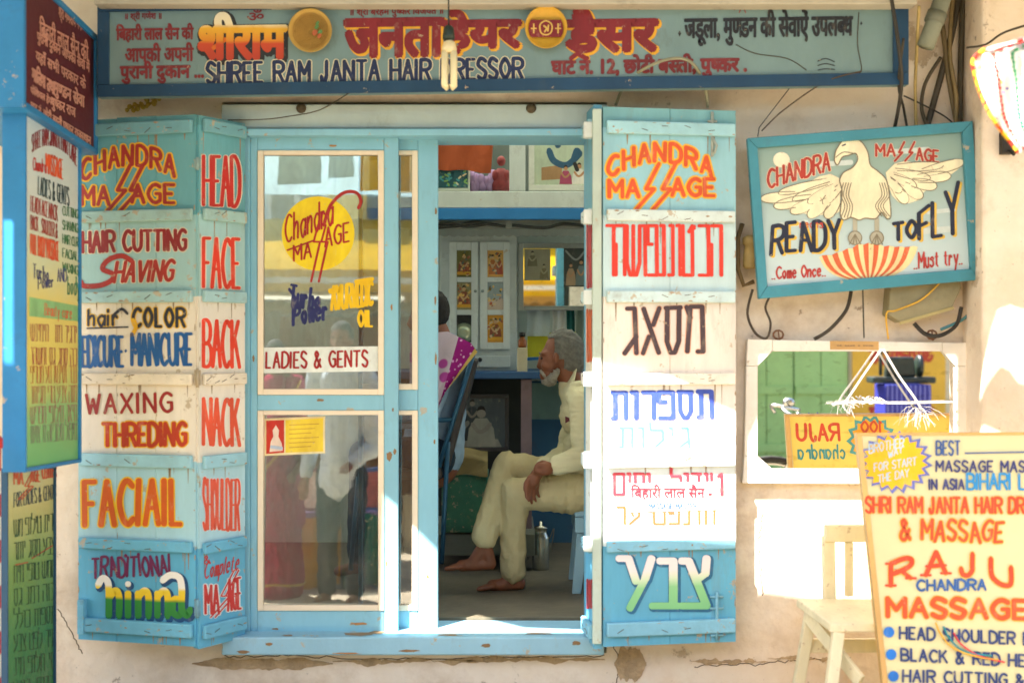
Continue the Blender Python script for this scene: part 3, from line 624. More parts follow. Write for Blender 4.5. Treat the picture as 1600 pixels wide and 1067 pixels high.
# ---- wide right leaf
b = Brush(pR, .0022)
b.text('CHANDRA', (950, 246, 1112, 274), 3.9, 0, (6.9, 1), arc=26, space=4, shift=(0, 4)); b.text('MA', (952, 282, 998, 308), 3.9, 0, (6.9, 1)); b.text('AGE', (1050, 280, 1116, 306), 3.9, 0, (6.9, 1)); bolts(b, 1008, 256, 328, 26, 3.2, 0, (5.8, 1)); b.done('lettering', ['#d9572a', '#f2b632'], sR)
b = Brush(pR, .0022); b.text('רהשופנ', (948, 353, 1040, 430), 3.7, 0, space=2.0, jit=.1); b.text('נוט', (1044, 353, 1082, 430), 3.7, 0, space=2.2, jit=.1); b.text("'", (1085, 353, 1090, 370), 2.6, 0); b.text('כה', (1092, 353, 1127, 430), 3.7, 0, space=2.4, jit=.1); b.done('lettering', '#de3b2b', sR)
write(sR, pR, 'גאסמ', (976, 482, 1098, 552), 4.6, '#4b3a40', '#e8a987', 5.6, space=3, slope=-3)
write(sR, pR, 'תורפסת', (956, 614, 1112, 654), 4.8, '#3a50a8', None, 0, space=3, slope=-2)
write(sR, pR, 'תול׳ג'.replace('׳', 'י'), (968, 668, 1078, 698), 2.6, '#5f9aae', None, 0, space=4)
write(sR, pR, 'םיחי  לודיט', (960, 740, 1128, 772), 3.0, '#c63a48', None, 0, space=3)
write(sR, pR, 'רע טפנוח', (964, 792, 1116, 818), 2.3, '#c8653a', None, 0, space=4)
b = Brush(pR, .0032)
b.poly([(983, 756), (1124, 752), (1126, 788), (1118, 796), (983, 800)], 0); b.done('paper_label', '#dfe4e6', sR)
hindi(sR, pR, 'बिहारी लाल सैन -', (986, 757, 1112, 780), .6, '#94303e', off=.005); write(sR, pR, 'MASSAGE MASTER', (1014, 786, 1088, 794), .9, '#46659c', off=.005)
def tzeva(b, r, mi, dx=0, dy=0):
    f = lambda ps: [(x+dx, y+dy) for x, y in ps]
    for ps in (((966, 872), (982, 872), (994, 908)), ((1018, 872), (1008, 904), (984, 950)), ((1030, 876), (1052, 876), (1052, 944)), ((1018, 946), (1060, 946)), ((1064, 876), (1076, 876), (1104, 946)), ((1064, 946), (1106, 946)), ((1104, 872), (1102, 896), (1086, 908))):
        b.stroke(f(ps), r, mi)
b = Brush(pR, .0016); tzeva(b, 9.4, 0, 2, 2); b.done('lettering_shadow', '#2b6a92', sR)
b = Brush(pR, .0034); tzeva(b, 6.6, 0); b.done('lettering', gradient([(0, '#7cc48a'), (.45, '#8fcf92'), (.62, '#d8e6c8'), (.75, '#efe6e4'), (1, '#efe6e6')]), sR)
# traces of red and white letters on the edge-on leaf
b = Brush(pE, .0022)
for y0, y1, c in ((352, 450, 0), (484, 565, 1), (905, 950, 0)):
    b.text('BAC', (917, y0, 926, y1), 1.0, c, jit=.1, space=1)
b.done('lettering', ['#b8343a', '#d9622e'], sE)

# ================================================================== NAME BOARD OVER THE DOOR
sg = thing('name_board', 'long grey-blue shop name board with navy border above the doorway', 'sign', (XX(790, -.2), -.2, ZZ(150, -.2)))
SP = Plane((0, -.2, 0), (0, -1, .0))
def sq(px, py): return (px, py-(px-790)*.0155)   # board hangs rising to the right
cor = [(152, 142), (1424, 150), (1424, -6), (152, 2)]
def spoly(pts, off): return [SP.at(*sq(*p), off) for p in pts]
mb = MB(); mb.prism(spoly([(152, 142), (1420, 142), (1420, -14), (152, 2)], 0), (0, .05, 0)); mb.build('board', paint('#738e90', .6, .14, .6, 3, .2, '#4e4a40', .5), sg)
NB = paint('#183f5e', .55, .2, .4, 6, .12, '#4a4f4c', .5, chip=.1)
for pts in ([(152, 142), (1420, 142), (1420, 123), (152, 123)], [(152, 122.8), (170, 122.8), (170, 9), (152, 9)], [(1396, 122.8), (1420, 122.8), (1420, -14), (1396, -14)], [(152, 8.8), (1395.8, 8.8), (1395.8, -14), (152, -4)]):
    mb = MB(); mb.prism(spoly(pts, .012), (0, .0118, 0)); mb.build('border', NB, sg, .002)
class Skew:
    def __init__(s, pl): s.pl = pl
    def at(s, x, y, off=0): return s.pl.at(x, y-(x-790)*.0155, off)
SK = Skew(SP)
RD = '#7c2a30'
def sl(x, y): return y+(x-790)*.0155             # photo pixel -> board row
def hs(s, box, bold, col, **k):
    m_ = (box[0]+box[2])/2; d_ = (m_-790)*.0155
    return hindi(sg, SK, s, (box[0], box[1]+d_, box[2], box[3]+d_), bold, col, **k)
hs('॥ श्री गणेश ॥', (196, 18, 252, 34), .4, RD)
hs('बिहारी लाल सैन की', (182, 38, 302, 66), 1.0, RD); hs('आपकी अपनी', (196, 68, 302, 96), 1.0, RD); hs('पुरानी दुकान ...', (188, 96, 318, 130), 1.2, RD)
b = Brush(SK, .0022)
b2 = None
GR = gradient([(0, '#a8301f'), (.44, '#c8481f'), (.50, '#dd8a1c'), (.72, '#eab32a'), (.80, '#eee0b8'), (1, '#f0e6c8')])
hs('श्रीराम'.replace('श्री', 'शी'), (312, 22, 446, 92), 3.6, GR, outline='#2a2b2e', outr=8.0, oshift=(2.5, 3), n=10)
b.stroke([(352, sl(352, 62)), (330, sl(330, 78)), (318, sl(318, 72))], 4.2, 0); b.done('lettering', '#cf6a20', sg)
b = Brush(SK, .0022); hs('ॐ', (386, 16, 412, 32), .4, RD)
hs('॥ श्री ब्रह्म पुष/कर विजयते ॥'.replace('ब्रह्म', 'बरहम'), (548, 10, 692, 27), .4, RD)
hs('जनता', (540, 32, 692, 88), 4.2, '#7d2126', outline='#e0a52c', outr=5.6, oshift=(2.5, 2.5))
hs('हेयर', (694, 18, 812, 82), 4.2, '#7d2126', outline='#e0a52c', outr=5.6, oshift=(2.5, 2.5))
hs('डैसर', (884, 14, 1026, 80), 4.2, '#7d2126', outline='#e0a52c', outr=5.6, oshift=(2.5, 2.5))
for col, r, o, dx in (('#e0a52c', 5.6, .0012, 2), ('#7d2126', 4.2, .0030, 0)):
    b = Brush(SK, o); b.stroke([(892+dx, sl(892, 92)), (902+dx, sl(902, 84)), (916+dx, sl(916, 92))], r, 0); b.done('lettering', col, sg)
write(sg, SK, 'SHREE RAM JANTA HAIR DRESSOR', (324, 95, 816, 126), 3.7, '#1d2a4e', '#d8cfae', 5.4, space=3.2, off=.0022, shift=(0, -3))
hs('॥ ॐ जय श्री लाला माला ॥', (952, 2, 1058, 16), .4, RD)
hs('जड़ूला, मुण/डन की सेवाऐं उपलब/ध', (1070, 16, 1332, 70), 1.3, '#23262c')
hs('घाट नं. 12, छोटी बस/ती, पुष/कर .', (862, 86, 1166, 122), 1.5, '#74272b')
b = Brush(SK, .0022); b.text('*', (1056, sl(1056, 46), 1064, sl(1056, 60)), 1.2); b.text('+', (1342, sl(1342, 30), 1352, sl(1342, 44)), 1.2)
for k in range(3): b.stroke([(1278, sl(1278, 96+k*7)), (1290, sl(1290, 92+k*8)), (1304, sl(1304, 97+k*6))], .8, 0, True)
b.done('lettering', '#2a2c30', sg)
b = Brush(SK, .0022); cx_, cy_ = 1160, sl(1160, 8)
for k in range(10):
    t = k*math.pi/5; b.stroke([(cx_+10*math.cos(t), cy_+8*math.sin(t)), (cx_+16*math.cos(t), cy_+13*math.sin(t))], .8)
b.text('+', (cx_-6, cy_-6, cx_+6, cy_+6), 1.2); b.done('lettering', '#8c3a34', sg)
hs('॥ शुभ ॥', (1284, 0, 1332, 10), .3, RD)
mb = MB()
for seg in (((1342, 20), (1340, 70), (1346, 110), (1330, 118)), ((1150, 70), (1180, 84), (1230, 92), (1260, 110))):
    mb.tube([SK.at(x, sl(x, y), .001) for x, y in catmull(seg, 5)], .0018, 5)
mb.build('crack', paint('#4a4438', .9), sg)
# round plates hung on the board
def plate(px, py, r, label, red):
    t = thing('basket_plate' if not red else 'emblem_plate', label, 'plate', P(px, py, -.24))
    c = P(px, py, -.215); R = r/FPX*4.78
    mb = MB(); mb.lathe(c, [(R*.2, 0), (R*.8, .004), (R*.93, .02), (R, .026), (R*1.0, .018), (R*.9, -.004)], (0, -1, 0), 40); mb.build('dish', cloth('#c9a55c', 0) if not red else paint('#d9a93a', .45, .15, .3, 9), t)
    mb = MB()
    if not red:
        for k in range(9):
            rr = R*(.12+.085*k); h = .006 if rr < R*.8 else .012
            mb.tube([c+Vector((rr*math.cos(q*.2618), -h-.001, rr*math.sin(q*.2618))) for q in range(24)], .0016, 5, True)
        for k in range(16): a = k*math.pi/8; mb.tube([c+Vector((R*.1*math.cos(a), -.008, R*.1*math.sin(a))), c+Vector((R*.78*math.cos(a), -.008, R*.78*math.sin(a)))], .001, 4)
        mb.build('weave', paint('#b8914a', .8, .2, .4, 20), t)
        b = Brush(yplane(-.228), .001)
        for (dx, dy, rr, m_) in ((8, -6, 4, 0), (13, 2, 4, 0), (5, 3, 5, 1), (12, 8, 4, 1), (9, -12, 3, 0)): b.stroke([(px+dx, py+dy), (px+dx+2, py+dy-3)], rr*.8, m_)
        b.done('painted_flower', ['#5f8a4e', '#b8623a'], t)
    else:
        b = Brush(yplane(-.228), .001)
        pts = [(px+27*math.cos(q*math.pi/24), py+27*math.sin(q*math.pi/24)) for q in range(48)]
        b.poly([p for p in pts if abs(p[1]-py) < 16], 0)
        b.stroke([(px-8, py+6), (px-9, py-6), (px, py-12), (px+9, py-6), (px+8, py+6), (px, py+10)], 1.2, 1, True, True, up=.0006)
        b.stroke([(px-3, py-4), (px+1, py), (px-2, py+5)], 1.5, 1, True, up=.0006); b.stroke([(px+4, py-5), (px+3, py+4)], 1.3, 1, up=.0006)
        for sx in (-19, 19): b.stroke([(px+sx, py-7), (px+sx, py+7)], 1.2, 1, up=.0006); b.stroke([(px+sx-4, py), (px+sx+4, py)], 1.2, 1, up=.0006)
        b.done('emblem', ['#7d2026', '#d8b25a'], t)
    return t
plate(486, 50, 34, 'round woven straw plate hung on the board beside the yellow and red lettering', False)
plate(853, 45, 33, 'round golden plate with dark red painted emblem hung on the board', True)
# bulb
bu = thing('hanging_bulb', 'unlit compact fluorescent bulb hanging on a thin wire before the board', 'bulb', P(702, 62, -.5))
mb = MB(); mb.tube([P(702, -160, -.5), P(699, -60, -.5), P(701, 10, -.5), P(701, 42, -.5)], .003, 6); mb.build('wire', paint('#2a2d2a', .6), bu)
mb = MB(); mb.lathe(P(701, 62, -.5), [(.010, .048), (.017, .04), (.021, .015), (.021, 0)], (0, 0, 1), 16); mb.build('socket', paint('#27362f', .5), bu)
mb = MB(); mb.lathe(P(702, 78, -.5), [(.012, .032), (.02, .025), (.026, .005), (.026, -.004), (.02, -.012)], (0, 0, 1), 18); mb.build('base', paint('#e6d6a8', .4, .05, .1), bu)
mb = MB()
for dx, dy in ((-.0155, -.009), (.0155, -.009), (-.0155, .013), (.0155, .013)):
    p0 = P(702, 82, -.5)+Vector((dx, dy, 0)); p1 = P(702, 134, -.5)+Vector((dx, dy, 0)); mb.tube([p0, p1, p1+Vector((-dx*.6, -dy*.3, -.006))], .0125, 12)
mb.build('tube', paint('#f0e2b4', .25, .04, .05, 5, 0), bu)

def lerp_tab(tab, y):
    for (y0, x0), (y1, x1) in zip(tab[:-1], tab[1:]):
        if y <= y1: return x0+(x1-x0)*max(0, (y-y0))/(y1-y0)
    return tab[-1][1]

# ================================================================== HANGING BIRD SIGN
bY = -.13
BP = yplane(bY)
hsn = thing('hanging_sign', 'tilted blue framed sign with a big white bird painted on it', 'sign', P(1352, 330, bY))
TL, TR, BR_, BL = (1168, 216), (1520, 189), (1535, 437), (1186, 467)
def bq(u, v): # bilinear inside the sign
    return ((TL[0]*(1-u)+TR[0]*u)*(1-v)+(BL[0]*(1-u)+BR_[0]*u)*v, (TL[1]*(1-u)+TR[1]*u)*(1-v)+(BL[1]*(1-u)+BR_[1]*u)*v)
mb = MB(); mb.prism([BP.at(*bq(u, v), 0) for u, v in ((.02, .02), (.98, .02), (.98, .98), (.02, .98))], (0, .01, 0))
mb.build('panel', gradient([(0, '#c6d6d8'), (.35, '#b9cdd0'), (.62, '#a2b9b4'), (.8, '#8fa89e'), (1, '#7f9a92')]), hsn)
FRM = paint('#41889a', .5, .14, .4, 5, .15, '#4e4a3c', 1, chip=.1)
for uv in (((0, 0), (1, 0), (.952, .065), (.042, .065)), ((0, 0), (.042, .066), (.042, .925), (0, 1)), ((1, 0), (1, 1), (.952, .925), (.952, .066)), ((0, 1), (.042, .926), (.952, .926), (1, 1))):
    mb = MB(); mb.prism([BP.at(*bq(u, v), .018) for u, v in uv], (0, .034, 0)); mb.build('frame', FRM, hsn, .003)
rim = [(1280, 402), (1300, 400), (1322, 392), (1342, 384), (1360, 382), (1380, 386), (1404, 388), (1422, 388), (1434, 386)]
BD = '#ecdfbd'; LN = '#7d7460'
b = Brush(BP, .001)
for (x, y, l, t) in ((1300, 256, 60, 5), (1450, 262, 50, 4), (1240, 350, 40, 5), (1460, 360, 50, 6), (1420, 236, 60, 5), (1240, 425, 40, 5), (1470, 330, 40, 4)): b.stroke([(x-l/2, y+2), (x+l/2, y-2)], t, 0)
b.done('painted_cloud', '#c9d4d0', hsn)
b = Brush(BP, .0014); b.poly([(1221+13*math.cos(k*.314), 250+12*math.sin(k*.314)) for k in range(20)]); b.done('painted_moon', '#efe2c8', hsn)
body = [(1308, 232), (1318, 219), (1332, 216), (1346, 222), (1356, 238), (1360, 258), (1372, 268), (1385, 282), (1390, 310), (1392, 338), (1386, 342), (1378, 332), (1368, 342), (1352, 341), (1342, 344), (1330, 340), (1318, 344), (1313, 334), (1316, 300), (1312, 282), (1318, 270), (1332, 262), (1340, 250), (1337, 240), (1326, 243), (1316, 246), (1309, 258), (1304, 252), (1305, 240)]
wl = [(1314, 280), (1298, 272), (1280, 276), (1262, 286), (1236, 294), (1208, 302), (1188, 308), (1190, 314), (1208, 318), (1212, 326), (1234, 328), (1238, 334), (1258, 334), (1264, 338), (1286, 336), (1300, 338), (1312, 330)]
wr = [(1384, 270), (1398, 256), (1414, 252), (1440, 256), (1458, 258), (1480, 254), (1505, 250), (1506, 258), (1490, 270), (1478, 278), (1462, 282), (1458, 292), (1444, 300), (1438, 312), (1420, 318), (1404, 316), (1394, 306), (1388, 290)]
b = Brush(BP, .0020)
b.poly(wl); b.poly(wr, 0); b.poly([(p[0], p[1]) for p in body], 0, .0014)
for pts in (body, ):
    b.stroke(pts, .9, 1, True, True, up=.0018)
def feather(base, tip, w_):
    bx, by = base; tx, ty_ = tip; d = Vector((tx-bx, ty_-by)); n_ = Vector((-d.y, d.x)).normalized()*w_; f = lambda t, k: (bx+d.x*t+n_.x*k, by+d.y*t+n_.y*k)
    o_ = catmull([f(0, -.7), f(.45, -1), f(.85, -.8), f(1, 0), f(.85, .8), f(.45, 1), f(0, .7)], 4)
    b.poly([tuple(v) for v in o_], 0, .0006+.00004*b.k % .0004); b.stroke([tuple(v) for v in o_], .75, 1, up=.0011)
for fs, w_ in (([((1256, 306), (1188, 311)), ((1268, 310), (1209, 323)), ((1280, 313), (1235, 332)), ((1294, 315), (1262, 339)), ((1308, 315), (1290, 341))], 8.5), ([((1292, 284), (1216, 302)), ((1298, 289), (1238, 313)), ((1304, 292), (1262, 317)), ((1312, 293), (1286, 319))], 7.0),
               ([((1442, 270), (1507, 253)), ((1434, 279), (1486, 275)), ((1425, 285), (1464, 292)), ((1412, 290), (1442, 309)), ((1398, 290), (1417, 318))], 8.5), ([((1402, 262), (1474, 259)), ((1398, 268), (1454, 279)), ((1394, 274), (1432, 292)), ((1388, 280), (1408, 301))], 7.0)):
    for ba, ti in fs: feather(ba, ti, w_)
for k in range(4):
    b.stroke([(1318+k*4, 286), (1314+k*4, 305), (1320+k*4, 322), (1314+k*5, 340)], .7, 1, True, up=.002); b.stroke([(1386-k*4, 286), (1390-k*4, 305), (1380-k*4, 322), (1390-k*4, 338)], .7, 1, True, up=.002)
b.stroke([(1316, 228), (1321, 226)], 1.2, 2, up=.002); b.stroke([(1306, 246), (1318, 238), (1334, 240)], .7, 1, True, up=.002)
for x in (1336, 1370):
    b.stroke([(x, 342), (x, 362)], 3.6, 3); b.poly([(x+11*math.cos(k*.4), 372+11*math.sin(k*.4)) for k in range(16)], 3)
    for k in range(4): b.stroke([(x, 366), (x-9+k*6, 382)], .8, 1, up=.0006)
    b.stroke([(x+10.5*math.cos(k*.4), 372+10.5*math.sin(k*.4)) for k in range(16)], .7, 1, True, True, up=.0008)
b.done('painted_bird', [BD, LN, '#2e3140', '#a9a694'], hsn)
def par(u, v):
    xr = 1280+154*u; yr = lerp_tab([(x-1280, y) for x, y in rim], 154*u) ; yr -= 3*abs(math.sin(u*math.pi*9))
    xb, yb_ = 1358+(u-.5)*8, 442; w_ = math.sin(v*math.pi/2); bow = math.sin(v*math.pi)*(u-.5)*30
    return (xr+(xb-xr)*v+bow, yr+(yb_-yr)*v+abs(u-.5)*2*7*math.sin(v*math.pi))
b = Brush(BP, .0020); c0 = (1357, 386)
rim = [(1280, 402), (1300, 400), (1322, 392), (1342, 384), (1360, 382), (1380, 386), (1404, 388), (1422, 388), (1434, 386)]
bot = [(1300, 420), (1322, 436), (1350, 443), (1380, 440), (1404, 428), (1424, 408)]
b.poly([par(u/24, 0) for u in range(25)]+[par(1, v/8) for v in range(1, 9)]+[par(0, v/8) for v in range(8, 0, -1)], 0)
for k in range(9):
    u0, u1 = (k*2+.5)/19, (k*2+1.5)/19
    b.poly([par(u0, v/8) for v in range(9)]+[par(u1, v/8) for v in range(8, -1, -1)], 1, .0005)
b.done('painted_parasol', ['#efd6a0', '#d5683f'], hsn)
write(hsn, BP, 'CHANDRA', (1200, 262, 1296, 290), 2.6, '#a8392c', '#e8d2b4', 3.8, slope=-28, space=3, shift=(0, 4))
b = Brush(BP, .0022); b.text('MA', (1369, 226, 1398, 244), 2.3, 0, (3.5, 1)); bolts(b, 1404, 222, 252, 16, 1.8, 0, (2.8, 1)); b.text('AGE', (1432, 232, 1466, 250), 2.3, 0, (3.5, 1), slope=4); b.done('lettering', ['#a8392c', '#d8c8b0'], hsn)
write(hsn, BP, 'means', (1250, 344, 1286, 356), 1.0, '#c0453a')
b = Brush(BP, .0022); b.text('READY', (1206, 352, 1312, 396), 4.0, 0, None, slope=-10, space=2.5, jit=1.2); b.text('TO', (1396, 350, 1432, 376), 3.8, 0, slope=-6); b.text('FLY', (1436, 330, 1498, 374), 4.0, 0, slope=-10, taper=(.9, 1.8), space=2)
for args in (('READY', (1206, 352, 1312, 396), -10), ): pass
b.done('lettering', '#23283c', hsn)
b = Brush(BP, .0012); b.text('READY', (1209, 354, 1315, 398), 4.6, 0, None, slope=-10, space=2.5, jit=1.2); b.text('TO', (1399, 352, 1435, 378), 4.4, 0, slope=-6); b.text('FLY', (1439, 332, 1501, 376), 4.6, 0, slope=-10, taper=(.9, 1.8), space=2)
b.done('lettering_shadow', '#dfb84a', hsn)
write(hsn, BP, '..Come Once..', (1206, 418, 1290, 436), 1.7, '#b23a34', slope=-5, space=2.4)
write(hsn, BP, '..Must try..', (1428, 396, 1504, 420), 1.7, '#b23a34', slope=-8, space=2.4)
mb = MB(); mb.tube([P(1184, 214, -.14), P(1186, 200, -.1), P(1240, 130, -.03), P(1305, 40, -.3), P(1345, 118, -.26)][:3]+[P(1330, 116, -.24)], .002, 5); mb.build('wire', paint('#3a3630', .6), hsn)

# ================================================================== MIRROR
mir = thing('wall_mirror', 'white framed wall mirror with cut corners reflecting the street', 'mirror', (XX(1338, -.03), -.03, ZZ(755, -.03)))
MY = -.045
oc = [(1184, 572), (1207, 549), (1472, 549), (1493, 572), (1493, 712), (1472, 733), (1207, 733), (1184, 712)]
mb = MB(); mb.prism([P(x, y, MY+.012) for x, y in oc], (0, .004, 0)); mb.build('glass', mirror_mat(), mir)
WF = paint('#ece6da', .55, .08, .4, 5, .15, '#7d6040', 1, chip=.12)
O = {'tl': (1168, 530), 'tr': (1515, 536), 'br': (1515, 757), 'bl': (1160, 755)}
fr4 = [[O['tl'], (1207, 531), (1207, 549), (1184, 572), (1166, 572)], [(1207.4, 531), (1472, 535), (1472, 549), (1207.4, 549)], [(1472.4, 535), O['tr'], (1515, 572), (1493, 572), (1472.4, 549)], [(1493.3, 572.4), (1515, 572.4), (1515, 712), (1493.3, 712)],
       [(1493, 712.4), (1515, 712.4), O['br'], (1472.4, 756.5), (1472.4, 733)], [(1207.4, 733), (1472, 733), (1472, 756.5), (1207.4, 755)], [(1163, 712.4), (1184, 712.4), (1207, 733), (1207, 755), O['bl']], [(1166, 572.4), (1184, 572.4), (1184, 712), (1163, 712)]]
for i, q in enumerate(fr4):
    mb = MB(); mb.prism([P(x, y, MY-.004) for x, y in q], (0, .044, 0)); mb.build('frame', WF, mir, .003)
mb = MB(); mb.prism([P(x, y, MY-.0052) for x, y in ((1297, 532.5), (1373, 533.5), (1373, 547), (1297, 546))], (0, .001, 0)); mb.build('paper_tag', paint('#c9a066', .7), mir)
write(mir, yplane(MY-.0058), 'MADE WITH CARE'.replace('MADE WITH CARE', '-- ---- - ----'), (1308, 537, 1364, 543), .8, '#5a4a4a', space=2)
for px in (1216, 1456):
    mb = MB(); mb.tube([P(px+8*math.cos(k*.7), 523+7*math.sin(k*.7), -.03) for k in range(9)], .004, 6, True); mb.tube([P(px, 516, -.03), P(px+2, 532, MY)], .003, 5); mb.build('hanger', paint('#7a5236', .7, .2, .5), mir)
# frayed nylon twine strung over the mirror
tw = thing('frayed_twine', 'frayed white nylon twine tied across the front of the mirror', 'twine', P(1400, 620, -.075))
NY = cloth('#f0e8e2', .5)
mb = MB()
def strand(pts, r): mb.tube(catmull(pts, 6), r, 6)
ty = -.075
strand([P(1377, 546, ty), P(1350, 585, ty), P(1330, 615, ty-.01), P(1318, 632, ty)], .0042)
strand([P(1380, 546, ty), P(1405, 588, ty), P(1428, 620, ty-.01), P(1440, 640, ty)], .0046)
strand([P(1300, 632, ty), P(1340, 628, ty-.006), P(1400, 630, ty), P(1492, 628, ty)], .0035)
def limp(a, n_, L, r, spread):
    d = Vector((random.uniform(-1, 1)*spread, random.uniform(-.3, .3), random.uniform(-.4, .5))); pts = [a]
    for i in range(n_):
        d = (d+Vector((random.uniform(-.5, .5), random.uniform(-.25, .1), random.uniform(-.75, .25)))).normalized(); pts.append(pts[-1]+d*L/n_)
    mb.tube(catmull(pts, 4), r, 5)
for k in range(22): limp(P(1438+random.uniform(-8, 10), 634+random.uniform(0, 18), ty), 9, random.uniform(.03, .10), random.uniform(.0005, .0010), 1.1)
for k in range(24): limp(P(1314+random.uniform(-6, 26), 629+random.uniform(-3, 3), ty), 6, random.uniform(.02, .06), random.uniform(.0005, .0010), 1)
for k in range(16):
    x = 1325+k*3.6; strand([P(x, 628, ty), P(x+random.uniform(-6, 6), 622+random.uniform(-4, 10), ty-.008), P(x+8, 629, ty)], .0018)
mb.build('strand', NY, tw)

# ================================================================== PROJECTING BOARDS AT THE LEFT
class XPlane(Plane): pass
def side_board(name, label, X, Y0, Y1, zt0, zb0, zt1, zb1, thick, face, frame, fw, cat='sign'):
    """board square to the wall; face towards +X, near edge Y0, far edge Y1; (zt, zb) at both edges"""
    t = thing(name, label, cat, (X-thick/2, (Y0+Y1)/2, (zb0+zb1)/2))
    A, Bq, C, D = Vector((X, Y0, zb0)), Vector((X, Y1, zb1)), Vector((X, Y1, zt1)), Vector((X, Y0, zt0))
    mb = MB(); mb.prism([v-Vector((.006, 0, 0)) for v in (A+Vector((0, .003, .003)), Bq+Vector((0, -.003, .003)), C+Vector((0, -.003, -.003)), D+Vector((0, .003, -.003)))], (-thick+.012, 0, 0)); mb.build('board', face, t)
    inn = []
    for v, (sy, sz) in ((A, (1, 1)), (Bq, (-1, 1)), (C, (-1, -1)), (D, (1, -1))): inn.append(v+Vector((0, sy*fw, sz*fw)))
    for i in range(4):
        j = (i+1) % 4; q = [(A, Bq, C, D)[i], (A, Bq, C, D)[j], inn[j], inn[i]]
        mb = MB(); mb.prism([v+Vector((.004, 0, 0)) for v in q], (-thick-.008, 0, 0)); mb.build('frame', frame, t, .003)
    return t, Plane((X-.006, Y0, zb0), (1, 0, 0))
BLF = paint('#2b7db6', .45, .12, .3, 5, .1, '#3a4a58', 1, chip=.05)
d0 = 4.12; d1 = 4.86
t1, p1 = side_board('projecting_sign', 'dark red boxed sign with blue edges and pale Hindi lines, high at the left', -1.575, -.88, -.14, 1.55+(533+58)/FPX*d0, ZZ(168, -.88), ZZ(56, -.14), ZZ(243, -.14), .30, paint('#54202a', .55, .15, .35, 4, .1), BLF, .022)
TX = '#c58d7c'
for s, bx, sl_, bo in (('श्री गणेशाय नमः', (92, 4, 128, 34), 22, .3), ('बिहारी लाल सैन की', (62, 24, 138, 62), 40, .5), ('पुरानी दुकान आपकी सेवा में', (58, 44, 140, 70), 50, .5), ('यहाँ सभी परकार के', (56, 74, 134, 98), 46, .5), ('मालिश तथा', (50, 98, 86, 126), 24, .9), ('मुण/डन सेवा', (84, 120, 132, 152), 24, .9), ('फेशियल हेयर', (48, 132, 84, 148), 20, .5), ('पुष/कर राज', (80, 152, 118, 172), 18, .5), ('घाट नं. छोटी बस/ती पुष/कर राजस/थान', (48, 154, 142, 176), 56, .5)):
    hindi(t1, p1, s, bx, bo*.8, TX, slope=sl_, off=.0012, n=4)
t2, p2 = side_board('projecting_sign', 'tall blue edged board shading from white to green, with English and Hebrew services', -1.60, -.80, -.25, ZZ(170, -.80), ZZ(738, -.80), ZZ(196, -.25), ZZ(722, -.25), .07, gradient([(0, '#5fae6a'), (.2, '#8cc07a'), (.34, '#e6d262'), (.5, '#ead676'), (.62, '#d8dcb0'), (.75, '#d3dcd6'), (1, '#c8d8de')]), BLF, .014)
def side(t, p, s, bx, r, col, **k): return write(t, p, s, bx, r*.8, col, off=.0012, **k)
side(t2, p2, 'SHREE RAM JANTA HAIR CARE', (50, 200, 120, 226), 1.0, '#8e3038', arc=20, slope=22, space=2, shift=(0, 12))
side(t2, p2, 'Chandra', (52, 246, 72, 266), .9, '#c03a3a', slope=4); side(t2, p2, 'MASSAGE', (72, 240, 98, 270), 1.6, '#e05a34', slope=10, space=2)
side(t2, p2, 'LADIES & GENTS', (60, 276, 108, 304), 1.1, '#2e4a54', slope=18, space=2.5)
side(t2, p2, 'HEAD.FACE.NACK', (48, 306, 90, 330), .9, '#a8413a', slope=16, space=2); side(t2, p2, 'BACK . SOULDER &', (48, 336, 90, 358), .9, '#a8413a', slope=14, space=2)
side(t2, p2, 'FULL BODY MASSAGE', (48, 366, 92, 396), 1.3, '#e2603c', slope=12, space=1.5)
for k, s in enumerate(('CUTTING', 'SHAVING', 'HAIR CLR', 'FACIAL', 'WAXING')): side(t2, p2, s, (98, 322+k*22, 122, 336+k*22), .9, '#3f7a4e', slope=6, space=1.5)
side(t2, p2, 'Turbo', (52, 412, 76, 434), 1.1, '#3a3f74', slope=6); side(t2, p2, 'Power', (60, 434, 84, 452), 1.0, '#3a3f74', slope=-4); side(t2, p2, 'AND', (90, 420, 104, 440), .9, '#55598a'); side(t2, p2, 'body', (106, 432, 124, 460), 1.0, '#4d8a60')
b = Brush(p2, .0006); b.poly([(46, 464), (122, 478), (122, 502), (46, 494)], 0); b.done('painted_band', '#8ec080', t2); side(t2, p2, 'Beauty care', (70, 474, 112, 492), .9, '#e0784a', slope=6)
for k, (s, y) in enumerate((('שנימיח ןוזמ ריגרי', 506), ('רהשמז סג גמס הכ', 543), ('פירטמ עם וסניסז רבנ', 572), ('רתויגמ ירט עבצ הזמ', 604), ('שירפח יפוליח ראיח', 636), ('תעוצקמ הזיכולמ לופיט', 666))):
    side(t2, p2, s, (48, y, 120, y+26), .75, ['#b25a56', '#b2504e', '#c07040', '#b87a58', '#a57a6e', '#8a8a78'][k], slope=4-k*2, space=2.2)
t3, p3 = side_board('projecting_sign', 'green lower board with narrow Hebrew rows below the tall left board', -1.69, -.72, -.26, ZZ(732, -.72), GZ+.02, ZZ(728, -.26), GZ+.03, .05, gradient([(0, '#2f7a48'), (.4, '#4a8a4e'), (.7, '#8aa858'), (.9, '#cfc884'), (1, '#d8d2a0')]), paint('#28506e', .5, .1, .3), .008)
b = Brush(p3, .0012); b.text('MA', (22, 734, 36, 756), 1.5); bolts(b, 38, 734, 780, 5, .9, 0); b.text('AGE', (48, 732, 62, 752), 1.5); b.text('CENTER', (66, 728, 88, 748), 1.3, slope=-4); b.done('lettering', '#d8603a', t3)
side(t3, p3, 'FOR LADIES & GENTS', (22, 770, 88, 792), 1.0, '#4e5a58', slope=-14, space=2)
